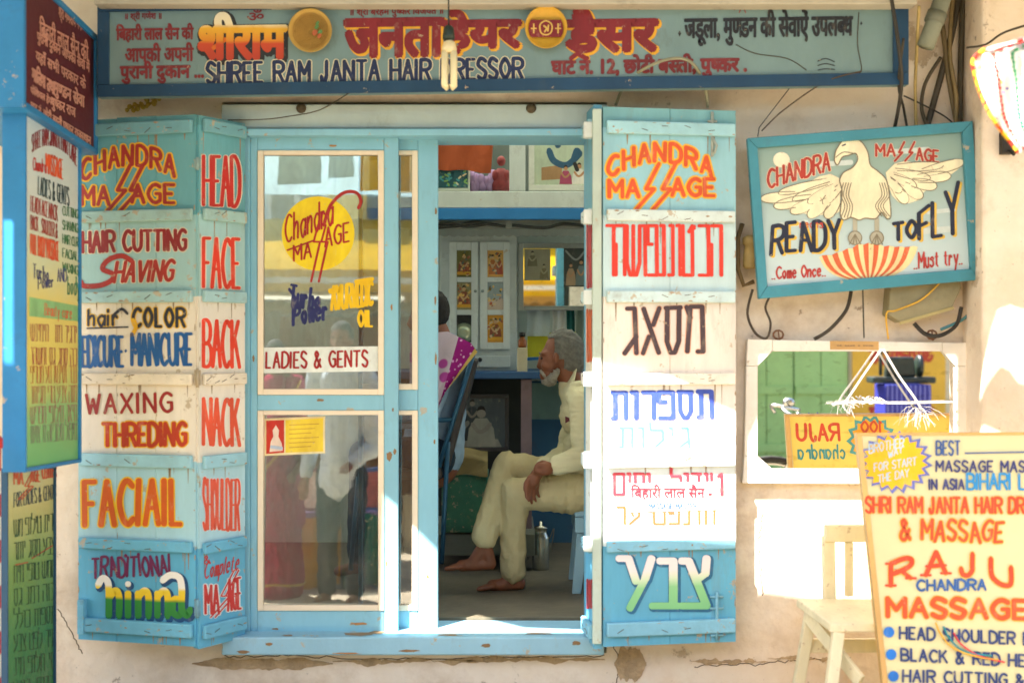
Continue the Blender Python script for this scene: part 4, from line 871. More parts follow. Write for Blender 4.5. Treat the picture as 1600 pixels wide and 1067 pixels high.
for k, s in enumerate(('שמ פוליט תירו', 'רתוי גסמ עבצ', 'חימ יפוט שמח', 'סג נמר הזכ', 'ללוכ תופסת', 'עבצ טפל רית', 'נימ פולח יס', 'שוג סמכ')):
    y = 806+k*36; side(t3, p3, s, (22, y+6, 86, y+32), 1.0, '#3e5a3c', slope=-10, space=2.4)
b = Brush(p3, .0012); b.stroke([(24, 882), (44, 878)], .9); b.stroke([(50, 872), (82, 852)], .9); b.done('lettering', '#c04a34', t3)
# striped pole
pole = thing('barber_pole', 'red and white striped pole at the left edge', 'pole', (-1.655, -.93, GZ))
mb = MB(); c = Vector((-1.655, -.93, GZ)); zt = ZZ(700, -.93); n_ = 30; seg = 14; r_ = .028
vs = []; 
for i in range(n_+1):
    for k in range(seg): t = 2*math.pi*k/seg; vs.append(c+Vector((r_*math.cos(t), r_*math.sin(t), (zt-GZ)*i/n_)))
b0 = len(mb.v); mb.v += vs
for i in range(n_):
    for k in range(seg): mb.f.append((i*seg+k, i*seg+(k+1) % seg, (i+1)*seg+(k+1) % seg, (i+1)*seg+k)); mb.m.append((i+k//3) % 4//2); mb.sm.append(True)
mb.lathe(c+Vector((0, 0, zt-GZ)), [(.034, 0), (.034, .03), (.015, .05)]); mb.build('shaft', [paint('#c22e2a', .4), paint('#e8e2d6', .4)], pole, recalc=False)

# ================================================================== YELLOW SANDWICH BOARD AT THE RIGHT
ybt = -.62; 
yb = thing('sandwich_board', 'yellow painted standing board listing massage services, in front of the mirror', 'sign', (XX(1560, ybt), ybt, GZ))
YTL, YTR, YBR, YBL = P(1338, 676, ybt), P(1745, 674, ybt), P(1775, 1236, ybt-.10), P(1397, 1236, ybt-.10)
YP = Plane(YTL, (YTR-YTL).cross(YBL-YTL)); YBR = YP.at(1775, 1236); YBL = YP.at(1397, 1236)
nY = YP.n
mb = MB(); mb.prism([v-nY*.004 for v in (YTL, YTR, YBR, YBL)], -nY*.012)
mb.build('board', paint('#d8cfa0', .5, .06, .15, 3, .06, '#b8aa78'), yb)
WD = paint('#d2a868', .6, .18, .4, 8, .15, '#6a4a28', .3)
q = [(YTL, YTR), (YTR, YBR), (YBR, YBL), (YBL, YTL)]; cen = (YTL+YTR+YBR+YBL)/4
for i, (a, c) in enumerate(q):
    ia, ic = a+(cen-a).normalized()*.030, c+(cen-c).normalized()*.030
    if i == 0: ia, ic = a+(YBL-YTL).normalized()*.010+(YTR-YTL).normalized()*.018, c+(YBL-YTL).normalized()*.010-(YTR-YTL).normalized()*.018
    if i == 3: ia, ic = a+(YTL-YBL).normalized()*.02+(YTR-YTL).normalized()*.018, c+(YBL-YTL).normalized()*.010+(YTR-YTL).normalized()*.018
    mb = MB(); mb.prism([v+nY*.001 for v in (a, c, ic, ia)], -nY*.034); mb.build('frame', WD, yb, .002)
yw = lambda s, bx, r, col, **k: write(yb, YP, s, bx, r, col, off=.001, **k)
b = Brush(YP, .0002)
def burst(cx, cy, rx, ry, n, inner, rot=0, dx=0, dy=0):
    return [(cx+dx+rx*(1 if k % 2 == 0 else inner)*math.cos(rot+k*math.pi/n), cy+dy+ry*(1 if k % 2 == 0 else inner)*math.sin(rot+k*math.pi/n)) for k in range(2*n)]
b.poly(burst(1400, 722, 58, 50, 20, .80, .1), 1); b.poly(burst(1398, 722, 52, 44, 20, .82, .1), 0, .0004)
b.done('painted_starburst', ['#f2b71c', '#6a72b8'], yb)
yw('2 BEST WAY', (1348, 708, 1420, 700), 1.0, '#b8c8d4') if False else None
b = Brush(YP, .0012)
for s, bx in (('BROTHER', (1358, 694, 1412, 708)), ('WAY', (1388, 706, 1410, 716)), ('FOR START', (1366, 724, 1432, 736)), ('THE DAY', (1372, 742, 1420, 754))): b.text(s, bx, 1.1, 0, slope=-10, space=2.6)
b.done('lettering', '#b4cbe0', yb)
yw('BEST', (1463, 689, 1500, 710), 1.9, '#3c5a94'); b = Brush(YP, .001); b.stroke([(1508, 708), (1605, 706)], 1.3); b.done('lettering', '#3c5a94', yb)
yw('MASSAGE MASTER', (1463, 720, 1640, 736), 2.0, '#3a3f74', space=3.4, slope=1); yw('IN ASIA', (1452, 749, 1506, 764), 2.0, '#3a3f74'); yw('"BIHARI LAL'.replace('"', ''), (1511, 740, 1630, 764), 2.4, '#2f8ac6', space=2.6)
yw('SHRI RAM JANTA HAIR DRESSOR', (1353, 777, 1660, 800), 2.6, '#cf4a2c', outline='#eeb04a', outr=4.0, slope=1, space=2.8)
yw('& MASSAGE', (1408, 812, 1567, 842), 3.0, '#d0502c', outline='#f0b63a', outr=4.6, jit=1.5, slope=4)
yw('RAJU', (1392, 872, 1580, 906), 4.6, '#d4492c', outline='#eec04a', outr=5.6, arc=22, slope=6, space=6, serif=True, shift=(0, 8))
yw('CHANDRA', (1433, 906, 1540, 922), 2.4, '#2d5a9a', slope=-1); yw('MASSAGE', (1387, 934, 1604, 962), 4.6, '#d4542c', outline='#efb23c', outr=6.0, slope=4, space=3)
for k, (s, y, x, dx) in enumerate((('HEAD SHOULDER BACK', 979, 1406, 250), ('BLACK & RED HENNA', 1013, 1408, 240), ('HAIR CUTTING & SHAVING', 1046, 1411, 300))):
    b = Brush(YP, .001); b.poly([(1389+k*3.5+8.5*math.cos(q*.4), y+8+k+8.5*math.sin(q*.4)) for q in range(16)]); b.done('bullet', '#1f6fc4', yb)
    yw(s, (x, y, x+dx, y+18), 2.3, '#2c3f74', slope=12, space=3.2)
# coloured threads lying on it
mb = MB(); th = []
for k, (c, pts) in enumerate((('#e8b040', [(1462, 972), (1470, 990), (1490, 1012), (1530, 1026), (1560, 1030)]), ('#2f8f9a', [(1474, 978), (1486, 1000), (1510, 1018), (1550, 1024)]), ('#d83f4a', [(1490, 988), (1502, 1006), (1530, 1024), (1570, 1034)]))):
    mb.mi = k; mb.tube(catmull([YP.at(x, y, .006) for x, y in pts], 6), .003, 6); th.append(paint(c, .6))
tr_ = thing('coloured_threads', 'yellow, teal and red threads hanging over the painted board', 'threads', YP.at(1515, 1005, .006)); mb.build('thread', th, tr_)
# the back of the board, lettered, seen in the mirror
ux = (YTL-YTR).normalized()
bp = BackPlane(YTR-nY*.016, ux, -(YTL-YBL).normalized(), -nY); wB = (YTL-YTR).length
mb = MB(); o_ = bp.at(.02, .012, .0004); mb.poly([bp.at(.022, .012, .0006), bp.at(wB-.022, .012, .0006), bp.at(wB-.035, 1.0, .0006), bp.at(.035, 1.0, .0006)]); mb.build('back_panel', paint('#ead568', .5, .06, .15, 3, .05), yb)
b = Brush(bp, .0015); b.text('RAJU', (wB-.23, .045, wB-.05, .115), .008, 0, jit=.3); b.done('lettering', '#cf4a2c', yb)
b = Brush(bp, .0015); b.text('chandra', (wB-.25, .135, wB-.05, .195), .005, 0); b.done('lettering', '#3f8f94', yb)
b = Brush(bp, .0010); b.poly(burst(wB-.37, .12, .11, .12, 14, .8), 0); b.poly(burst(wB-.37, .12, .09, .10, 14, .82), 1, .0004); b.done('painted_starburst', ['#4a9aa0', '#f0a828'], yb)
b = Brush(bp, .0020); b.text('100', (wB-.42, .035, wB-.33, .08), .006, 0); b.text('% FREE'.replace('% ', ''), (wB-.43, .10, wB-.33, .125), .005, 0); b.text('SERVICE', (wB-.43, .145, wB-.33, .175), .005, 0); b.done('lettering', '#c8502c', yb)

# ================================================================== CREAM CHAIR BELOW THE MIRROR
ch = thing('wooden_chair', 'cream painted wooden chair standing partly behind the yellow board', 'chair', (XX(1330, -.4), -.38, GZ))
CM = paint('#ded5b4', .55, .14, .5, 7, .2, '#8d7c52', .4, chip=.3)
sz = ZZ(962, -.5); sx0, sx1 = XX(1262, -.52), XX(1430, -.52)
mb = MB(); mb.prism([(sx0, -.34, sz+.03), (sx0+.06, -.60, sz-.005), (sx1, -.60, sz-.005), (sx1, -.34, sz+.03)], (0, 0, -.03)); mb.build('seat', CM, ch, .005)
for nm, (a, c, wd) in (('leg', ((sx0+.09, -.585, sz-.036), (sx0+.02, -.64, GZ), .04)), ('leg', ((sx1-.04, -.585, sz-.036), (sx1, -.64, GZ), .04)), ('leg', ((sx0+.05, -.36, sz-.002), (sx0-.02, -.33, GZ), .04)), ('leg', ((sx1-.04, -.36, sz-.002), (sx1, -.33, GZ), .04))):
    mb = MB(); mb.bar(a, c, wd, .035, (0, 1, 0)); mb.build(nm, CM, ch, .004)
mb = MB(); mb.bar((sx0+.03, -.38, sz-.02), (sx0+.16, -.615, sz-.20), .018, .05, (0, 0, 1)); mb.build('brace', CM, ch, .003)
mb = MB(); mb.bar((sx0+.02, -.345, sz-.14), (sx1, -.345, sz-.14), .018, .05); mb.build('stretcher', CM, ch, .003)
zt_ = ZZ(826, -.33)
for x in (XX(1297, -.33), XX(1440, -.33)):
    mb = MB(); mb.bar((x, -.32, sz+.0), (x, -.30, zt_-.03), .045, .03, (0, 1, 0)); mb.build('back_post', CM, ch, .004)
mb = MB(); mb.box((XX(1290, -.33), -.325, zt_-.05), (XX(1448, -.33), -.295, zt_+.012)); mb.build('back_rail', CM, ch, .005)
mb = MB(); mb.box((XX(1322, -.33), -.318, sz+.032), (XX(1335, -.33), -.304, zt_-.052)); mb.build('back_slat', CM, ch, .003)

# ================================================================== CABLES, PIPES AND OLD FITTINGS ON THE RIGHT WALL
def cable(label, pts, r, hexc, name='cable', cat='cable', group=None):
    q = catmull([P(*p) for p in pts], 6); t0 = q[0]
    mb = MB(); mb.tube(q, r, 6); o = mb.build(name, paint(hexc, .6, .2, .4, 8, 0), None, loc=t0); return tag(o, label, cat, group)
WG = 'cables running down the wall above the bird sign'
for i, (pts, r, c) in enumerate((
    (((1500, -20, -.04), (1488, 50, -.05), (1470, 120, -.04), (1448, 200, -.03)), .012, '#3f3a30'),
    (((1462, -20, -.05), (1475, 60, -.06), (1482, 120, -.05), (1496, 200, -.04)), .010, '#6a5c40'),
    (((1505, -20, -.03), (1502, 70, -.03), (1500, 150, -.03), (1498, 240, -.03)), .011, '#4a4436'),
    (((1490, -20, -.07), (1484, 80, -.07), (1494, 150, -.07), (1492, 210, -.05)), .008, '#7d6c48'),
    (((1436, 10, -.27), (1432, 90, -.15), (1430, 140, -.06), (1432, 210, -.04)), .006, '#a8935c'),
    (((1390, -20, -.3), (1405, 80, -.29), (1408, 140, -.2), (1396, 210, -.04)), .007, '#35322c'),
    (((1412, 60, -.28), (1404, 130, -.2), (1412, 170, -.06), (1420, 215, -.04)), .005, '#3a352c'),
    (((1470, 90, -.05), (1446, 130, -.04), (1440, 170, -.04), (1452, 205, -.03)), .007, '#4a4232'))):
    cable(['thick dark cable slanting from the roof to the bird sign', 'brown cable crossing the dark one above the bird sign', 'dark cable hugging the corner of the wall pillar', 'ochre cable with a kink beside the wall pillar',
           'thin straw coloured cord dropping from the pipe end', 'dark cable hanging past the right end of the name board', 'thin dark wire bent behind the end of the name board', 'short dark loop of cable below the pipe'][i], pts, r, c, group=WG)
cable('thin black wire crossing from bird sign up to the name board', ((1412, 150, -.05), (1450, 168, -.05), (1480, 185, -.04), (1500, 205, -.03)), .003, '#2f2a24', 'wire', 'wire')
cable('thin sagging wire from name board corner down to bird sign', ((1346, 112, -.26), (1290, 128, -.2), (1225, 172, -.12), (1190, 205, -.1)), .0025, '#4a3c2c', 'wire', 'wire')
cable('dark wire drooping across the pillar top', ((1510, 75, -.24), (1540, 70, -.26), (1572, 50, -.3), (1640, 30, -.35)), .004, '#3a3428', 'wire', 'wire')
cable('thin wire running over the door header from the name board', ((356, 188, -.05), (410, 187, -.06), (452, 182, -.07), (500, 172, -.08), (545, 146, -.21)), .0022, '#4a4436', 'wire', 'wire')
cable('bent grey hose looped over the right shutter top', ((962, 165, -.06), (978, 130, -.12), (1010, 106, -.24), (1050, 92, -.27), (1080, 98, -.25), (1100, 130, -.16), (1106, 168, -.1)), .006, '#8a8a72', 'hose', 'hose')
cable('curled dark cable loop below the left corner of bird sign', ((1176, 452, -.05), (1168, 490, -.05), (1180, 520, -.05), (1198, 528, -.04), (1204, 505, -.04), (1196, 480, -.04), (1206, 458, -.04)), .005, '#4a4034')
cable('black cable arc sweeping under the bird sign to the mirror', ((1330, 455, -.05), (1322, 485, -.05), (1296, 515, -.05), (1272, 530, -.04)), .007, '#3f382e')
cable('straight dark wire hanging from bird sign to mirror top', ((1348, 450, -.1), (1349, 490, -.06), (1350, 528, -.05)), .003, '#4a4438', 'wire', 'wire')
cable('yellow cord knotted between bird sign and mirror', ((1470, 440, -.1), (1440, 468, -.1), (1400, 485, -.09), (1385, 490, -.09), (1388, 530, -.08)), .0035, '#d8a83a', 'cord', 'cord')
cable('teal cable loop at lower right of bird sign', ((1522, 440, -.06), (1524, 465, -.06), (1510, 495, -.05), (1470, 515, -.05)), .006, '#4f8a94')
cable('black sagging cable loop beneath the olive metal box', ((1428, 505, -.08), (1446, 522, -.09), (1470, 524, -.09), (1494, 508, -.08), (1502, 480, -.07)), .008, '#2e2a24')
t = thing('drain_pipe', 'grey plastic drain pipe end slanting beside the name board', 'pipe', P(1455, 40, -.2))
mb = MB(); mb.tube([P(1492, -60, -.2), P(1462, 30, -.2), P(1446, 74, -.2)], .032, 14); mb.build('pipe', paint('#7d8272', .6, .15, .5, 5, .1), t)
mb = MB(); mb.tube([P(1465, 20, -.2), P(1459, 36, -.2)], .037, 14); mb.build('collar', paint('#6c7062', .6), t)
t = thing('metal_box', 'dusty olive metal box fixed to the wall under the bird sign', 'box', P(1450, 475, -.03))
mb = MB(); mb.prism([P(x, y, -.09) for x, y in ((1388, 492), (1408, 504), (1488, 480), (1502, 450), (1500, 430), (1392, 440))], (0, .085, 0)); mb.build('casing', paint('#8d8566', .6, .2, .5, 6, .2), t, .004)
mb = MB(); mb.bar(P(1406, 505, -.092), P(1490, 481, -.092), .004, .012); mb.build('lip', paint('#a89a68', .5), t)
t = thing('old_socket', 'rusty old light fitting on the wall left of the bird sign', 'light fitting', P(1172, 390, -.03))
mb = MB(); mb.tube([P(1160+0, 350, -.04), P(1153, 372, -.05), P(1153, 420, -.05), P(1162, 446, -.04), P(1178, 440, -.04)], .009, 8); mb.build('bracket', paint('#6a5636', .7, .3, .5), t)
mb = MB(); mb.lathe(P(1172, 420, -.05), [(.02, 0), (.028, .01), (.028, .05), (.02, .09), (.03, .095), (.03, .12), (.012, .13)], (0, 0, 1), 16); mb.build('holder', paint('#a88f58', .6, .3, .5, 14), t)
t = thing('wall_hook', 'small black bracket below the coloured cloth on the pillar', 'hook', P(1576, 225, -.25))
mb = MB(); pbox(mb, 1567, 1585, 205, 240, -.26, -.221); mb.tube([P(1576, 236, -.26), P(1584, 242, -.3), P(1590, 232, -.32)], .006, 6); mb.build('plate', paint('#2c2822', .6), t, .003)
t = thing('dried_garland', 'yellowed dried flower garland remnant above the left shutter', 'garland', P(225, 168, -.06))
mb = MB(); random.seed(3)
mb.tube(catmull([P(198, 172, -.04), P(212, 164, -.05), P(226, 168, -.05), P(238, 160, -.05), P(248, 152, -.06)], 5), .004, 6)
for k in range(26):
    u_ = k/25; mb.ball(P(200+48*u_+random.uniform(-3, 3), 172-18*u_+random.uniform(-5, 5), -.05+random.uniform(-.01, .01)), random.uniform(.005, .011), 7, 5)
mb.build('flowers', paint('#b89a3e', .9, .3, .3, 30), t)

# hanging cloths at the right edge
def sheet(fn, nu, nv, th=.004):
    mb = MB(); mb.smooth = True; V = [[fn(i/nu, j/nv) for i in range(nu+1)] for j in range(nv+1)]
    k = (nu+1)*(nv+1); vs = [v for r in V for v in r]; vs2 = [v+Vector((0, th, 0)) for v in vs]
    f = [(j*(nu+1)+i, j*(nu+1)+i+1, (j+1)*(nu+1)+i+1, (j+1)*(nu+1)+i) for j in range(nv) for i in range(nu)]
    mb.add(vs, f); mb.add(vs2, [q[::-1] for q in f]); return mb
L1 = [(55, 1606), (70, 1560), (82, 1522), (105, 1521), (140, 1530), (180, 1548), (205, 1565), (236, 1592)]
def c1(u, v):
    y = 58+v*180; x0 = lerp_tab(L1, y); x = x0+(1720-x0)*u
    return P(x, y, -1.45+.03*math.sin(x*.09+y*.02)+.015*math.sin(x*.21-y*.05))
t = thing('patterned_cloth', 'sunlit white cloth with coloured print hanging at the upper right edge', 'cloth', c1(.3, 0))
sheet(c1, 40, 26).build('cloth', cloth('#efe9e2', .25, 'multi', 46, thr=.24), t)
for bu, bc in ((.12, '#c8352e'), (.26, '#2f8a5a'), (.42, '#c23a7a'), (.6, '#3a62b0')):
    mb = MB()
    for k in range(26):
        v0 = .03+k*.037; mb.bar(c1(bu+.05*math.sin(v0*5), v0)+Vector((0, -.004, 0)), c1(bu+.05*math.sin(v0*5+.1)+.012*(k % 2), v0+.02)+Vector((0, -.004, 0)), .010, .003, (0, 1, 0))
    mb.build('embroidered_band', cloth(bc, .1), t)
mb = MB(); mb.tube(catmull([c1(0, v/10)+Vector((-.002, -.003, 0)) for v in range(1, 11)], 3), .006, 6); mb.build('hem', cloth('#c8352e', .2, 'dots', 60, '#e8c23a'), t)

# ================================================================== INSIDE THE SHOP
GW = paint('#c6cfcb', .6, .12, .5, 5, .15, '#6a6a5c', .6, chip=.1)
lo = thing('loft_shelf', 'grey wooden loft shelf with a blue front edge high inside the shop', 'shelf', P(800, 330, 1.5))
Yl = 1.3
pbox(MB(), 560, 960, 299, 325, Yl, 2.13).build('shelf_board', GW, lo, .004)
pbox(MB(), 560, 960, 325.3, 343, Yl-.004, Yl+.03).build('edge_band', paint('#2678b8', .5, .12, .3), lo, .003)
pbox(MB(), 796, 821, 150, 298.6, Yl+.005, Yl+.06).build('divider', GW, lo, .004)
pbox(MB(), 640, 682, 150, 298.6, Yl+.005, Yl+.06).build('divider', GW, lo, .004)
pbox(MB(), 560, 960, 343.4, 357, Yl+.05, Yl+.09).build('rail', paint('#8c8f84', .7, .2, .5), lo, .003)
mb = MB(); mb.box((XX(560, Yl+.1), 1.9, ZZ(299, Yl)), (XX(960, Yl+.1), 1.92, 2.75)); mb.build('back_panel', paint('#4b524e', .8), lo)
for i, pts in enumerate((((676, 352), (700, 349), (730, 354), (760, 350)), ((684, 356), (716, 353), (742, 348), (790, 354)), ((800, 352), (850, 356), (880, 350), (920, 354)))):
    cable(['loose dark wire bundle under the loft at its left end', 'second dark wire sagging under the loft shelf', 'dark wire lying under the loft above the barber mirror'][i], [(x, y, Yl+.02) for x, y in pts], .008, '#2f312c', 'wire', 'wire')
def shelf_obj(name, label, cat, px, py, Y): return thing(name, label, cat, P(px, py, Y))
def cl(u, v): return P(683+u*88-4*v, 218+v*(46+6*u)+1.5*math.sin(u*9), Yl+.04+.012*math.sin(u*11+v*2))
t = shelf_obj('rust_cloth', 'rust orange cloth hanging from the loft shelf', 'cloth', 726, 220, Yl+.04); sheet(cl, 24, 8).build('cloth', cloth('#a8583a', .1), t)
t = shelf_obj('printed_box', 'small box with blue green printed picture on the loft shelf', 'box', 708, 298, Yl+.1)
pbox(MB(), 681, 734, 262, 298.5, Yl+.08, Yl+.25).build('carton', paint('#c8ccc0', .6), t, .003)
b = Brush(yplane(Yl+.079), .001); b.poly([(684, 266), (731, 266), (731, 294), (684, 294)], 0); rn = random.Random(5)
for k in range(26): x, y = rn.uniform(687, 728), rn.uniform(268, 292); b.stroke([(x, y), (x+rn.uniform(-5, 5), y+rn.uniform(-3, 3))], 1.6, rn.randint(1, 3))
b.done('printed_picture', ['#1f5560', '#3f9aa8', '#7fae5e', '#d2cda8'], t)
t = shelf_obj('cloth_bundle', 'crumpled mauve cloth bundle on the loft shelf', 'bundle', 755, 298, Yl+.15); mb = MB()
for k in range(9): mb.ball(P(738+k*4+rn.uniform(-3, 3), 286+rn.uniform(-8, 6), Yl+.16), (.025, .04, .03+rn.uniform(0, .02)), 10, 7)
mb.build('cloth', cloth('#a58cb4', .05), t)
t = shelf_obj('statuette', 'small dark red figure statuette standing on the loft shelf', 'statuette', 783, 298, Yl+.15); mb = MB()
mb.lathe(P(783, 298, Yl+.15), [(.045, 0), (.05, .03), (.04, .06), (.035, .09), (.02, .11)], seg=16); mb.ball(P(783, 252, Yl+.15), (.022, .022, .026)); mb.ball(P(774, 275, Yl+.13), (.018, .02, .03)); mb.ball(P(792, 275, Yl+.13), (.018, .02, .03)); mb.build('figure', paint('#7d2c2e', .6, .3, .3, 20), t)
def picture(name, label, box, Y, bg, frame, fw, marks, lean=0, glassy=False, thing_=True, parent=None):
    x0, y0, x1, y1 = box
    t = thing(name, label, 'picture', P((x0+x1)/2, y1, Y)) if thing_ else parent
    if frame:
        for q in ((x0, y0, x1, y0+fw), (x0, y1-fw, x1, y1), (x0, y0+fw+.2, x0+fw, y1-fw-.2), (x1-fw, y0+fw+.2, x1, y1-fw-.2)): pbox(MB(), *[q[0], q[2], q[1], q[3]], Y-.015, Y+.02).build('frame', paint(frame, .5, .12, .4, 8), t, .003)
    b = Brush(yplane(Y), .001); f = fw if frame else 0
    b.poly([(x0+f, y0+f), (x1-f, y0+f), (x1-f, y1-f), (x0+f, y1-f)], 0)
    cols = [bg]
    for (kind, col, pts, r) in marks:
        if col not in cols: cols.append(col)
        if kind == 'p': b.poly(pts, cols.index(col), .0004+.0001*len(b.mb.f)*.02)
        else: b.stroke(pts, r, cols.index(col), len(pts) > 2, up=.0008)
    return b.done('printed_picture', cols, t)
def figure_marks(cx, top, bot, w_, robe, skinc='#b88a64', hair='#2a2420'):
    h = bot-top; m = []
    m.append(('p', robe, [(cx-w_*.2, top+h*.3), (cx+w_*.2, top+h*.3), (cx+w_*.42, top+h*.55), (cx+w_*.5, bot), (cx-w_*.5, bot), (cx-w_*.42, top+h*.55)], 0))
    m.append(('s', hair, [(cx, top+h*.12), (cx+.1, top+h*.12)], w_*.20)); m.append(('s', skinc, [(cx, top+h*.18), (cx+.1, top+h*.2)], w_*.16))
    m.append(('s', skinc, [(cx-w_*.3, top+h*.45), (cx-w_*.1, top+h*.62), (cx+w_*.1, top+h*.6), (cx+w_*.3, top+h*.45)], w_*.07)); return m
picture('framed_picture', 'white framed picture of a dancing blue figure on the loft shelf', (826, 196, 930, 298), Yl+.03, '#b9c8b0', '#d2d6cc', 9,
        [('s', '#2f5a78', [(858, 236), (866, 252), (886, 258), (906, 240)], 5), ('s', '#2f5a78', [(872, 228), (870, 222)], 5), ('s', '#2f5a78', [(902, 236), (898, 248)], 6), ('s', '#2c2c2c', [(898, 256), (902, 266)], 3.5)]
        + figure_marks(884, 258, 288, 20, '#a8486a')+figure_marks(905, 254, 288, 24, '#e2e0d8')+[('p', '#a8845c', [(846, 262), (878, 258), (878, 280), (846, 282)], 0)])
# cabinet with six little pictures
Yc = 1.72
cb = thing('wall_cabinet', 'grey two door cabinet with six small pictures behind its panes', 'cabinet', P(750, 580, Yc+.2))
pbox(MB(), 688, 808, 366, 579, Yc, 2.12).build('carcass', paint('#b6c0be', .6, .14, .5, 5, .2), cb, .004)
SIX = [(0, 0, '#6d6a34', 'sit'), (1, 0, '#d9a95a', 'two'), (0, 1, '#8f8a62', 'sit'), (1, 1, '#8fa0a4', 'sky'), (0, 2, '#20221f', 'disc'), (1, 2, '#c9902e', 'sit')]
for c_, (xa, xb) in enumerate(((702, 747), (750, 797))):
    d = MB()
    cols = (xa, xa+11.5, xb-10.5, xb); rows = (378, 391, 433, 441, 484, 492, 535, 546)
    pbox(d, cols[0], cols[1], rows[0], rows[7], Yc-.022, Yc-.0005); pbox(d, cols[2], cols[3], rows[0], rows[7], Yc-.022, Yc-.0005)
    for i in range(0, 8, 2): pbox(d, cols[1]+.05, cols[2]-.05, rows[i], rows[i+1], Yc-.0215, Yc-.0005)
    dm = d.build('door', GW, cb, .003)
    for r_ in range(3):
        bg, kd = [(q[2], q[3]) for q in SIX if q[0] == c_ and q[1] == r_][0]
        x0, x1, y0, y1 = cols[1]-1, cols[2]+1, rows[1+2*r_], rows[2+2*r_]; cx = (x0+x1)/2
        mk = {'sit': figure_marks(cx, y0+4, y1-4, 20, '#8a4a34', '#c8a070')+[('s', '#d8a030', [(cx-9, y1-6), (cx+9, y1-6)], 3)], 'two': figure_marks(cx-4, y0+5, y1-4, 13, '#b8703a', '#d8b080')+figure_marks(cx+6, y0+6, y1-4, 12, '#a8503a', '#d8b080'),
              'sky': [('p', '#b8a89a', [(x0, y1-14), (x1, y1-18), (x1, y1), (x0, y1)], 0)], 'disc': []}[kd]
        rq = random.Random(c_*7+r_); mk = mk+[('s', rq.choice(['#c8b48a', '#7a6a3a', '#a8583a', '#5a6a5a', '#e0b860']), [(px_, py_), (px_+rq.uniform(-3, 3), py_+rq.uniform(-3, 3))], rq.uniform(.8, 2.2)) for px_, py_ in [(x0+rq.uniform(3, cols[2]-cols[1]-2), y0+rq.uniform(4, 38)) for _ in range(22)]] if kd != 'disc' else mk
        o = picture('picture', '', (x0, y0, x1, y1), Yc-.003, bg, None, 0, mk, thing_=False, parent=cb)
        if kd == 'disc':
            mb = MB(); mb.lathe(P(cx, y0+28, Yc-.006), [(.018, 0), (.052, 0), (.052, .0015), (.018, .0015)], (0, -1, 0), 28); mb.build('compact_disc', paint('#b8c4a8', .18, .1, .1, 3, 0, metal=.7), cb)
    mb = MB(); mb.lathe(P(xb-4 if c_ == 0 else xa+4, 455, Yc-.022), [(.004, 0), (.004, .015), (.009, .02), (.006, .028)], (0, -1, 0), 10); mb.build('knob', paint('#7f8a86', .4), cb)
dr = pbox(MB(), 703, 797, 556, 574, Yc-.02, Yc-.0005).build('drawer', GW, cb, .003)
mb = MB(); mb.lathe(P(750, 562, Yc-.02), [(.006, 0), (.012, .01), (.012, .02), (.004, .026)], (0, -1, 0), 12); mb.build('knob', paint('#1e1e1c', .3), cb)
# scalloped valance strip
t = thing('valance', 'grey scalloped valance strip above cabinet and mirror', 'valance', P(800, 365, Yc-.03))
pts = [(640, 358), (930, 358)]+[(930-k*2.5, 367+3*abs(math.sin(k*.55))) for k in range(117)]
mb = MB(); mb.prism([P(x, y, Yc-.04) for x, y in pts], (0, .015, 0)); mb.build('strip', paint('#9ba29a', .7, .2, .5), t)
# barber mirror with pictures stuck on
t = thing('barber_mirror', 'wall mirror beside the cabinet reflecting yellow awnings', 'mirror', P(866, 470, Yc)); mb = MB()
pbox(mb, 818, 930, 388, 478, Yc, Yc+.012); mb.build('glass', mirror_mat(), t)
for q in ((810, 817.8, 380, 485), (818, 930, 380, 387.8), (818, 930, 478.2, 485)): pbox(MB(), *q, Yc-.012, Yc+.02).build('frame', paint('#8a8f88', .6, .2, .5), t, .003)
picture('sepia_print', 'faded sepia print stuck on the barber mirror', (819, 389, 860, 438), Yc-.004, '#8f8c72', None, 0, figure_marks(832, 392, 416, 16, '#6f6a50', '#a09a7a')+figure_marks(850, 412, 436, 14, '#7a6f50', '#a09a7a'))
picture('dark_print', 'dark photograph stuck at the right of the barber mirror', (881, 386, 932, 448), Yc-.004, '#3a403c', None, 0, figure_marks(892, 408, 446, 16, '#a89070')+figure_marks(908, 402, 446, 18, '#6a7a78')+[('s', '#8a8f88', [(884, 392), (900, 406), (914, 392)], 1.5)])
# counter
Yt = 1.38
ct = thing('counter', 'dark blue counter top on brown legs below the cabinet', 'counter', P(760, 870, 1.6))
pbox(MB(), 560, 960, 581, 592, Yt, 2.12).build('top', paint('#27517c', .5, .12, .4), ct, .005)
pbox(MB(), 814, 831, 592.4, 862, Yt+.05, Yt+.11).build('leg', paint('#8a7478', .6, .15, .5), ct, .003)
pbox(MB(), 640, 655, 592.4, 862, Yt+.05, Yt+.11).build('leg', paint('#6a5c58', .6, .15, .5), ct, .003)
mb = MB(); mb.box((XX(560, 1.95), 1.95, FZ+.001), (XX(816, 1.95), 1.96, ZZ(594, Yt))); mb.build('back_board', paint('#3a3c36', .8, .2, .5), ct)
mb = MB(); mb.box((XX(818, 1.95), 1.95, ZZ(655, 1.95)), (XX(960, 1.95), 1.957, ZZ(598, 1.95))); mb.build('back_board', paint('#7d9c96', .7, .15, .4), ct)
picture('framed_photograph', 'large dark framed group photograph standing under the counter', (660, 616, 795, 705), 1.62, '#565f62', '#4a4440', 6,
        figure_marks(715, 630, 698, 52, '#3a4044', '#8a8a80')+figure_marks(752, 634, 698, 46, '#a5a294', '#9a9488')+figure_marks(738, 622, 668, 26, '#3c4346', '#8a8478')+[('p', '#9c988a', [(693, 690), (778, 686), (784, 698), (690, 698)], 0)])
t = thing('storage_box', 'green painted box with peeling paint under the counter', 'box', P(728, 870, 1.3))
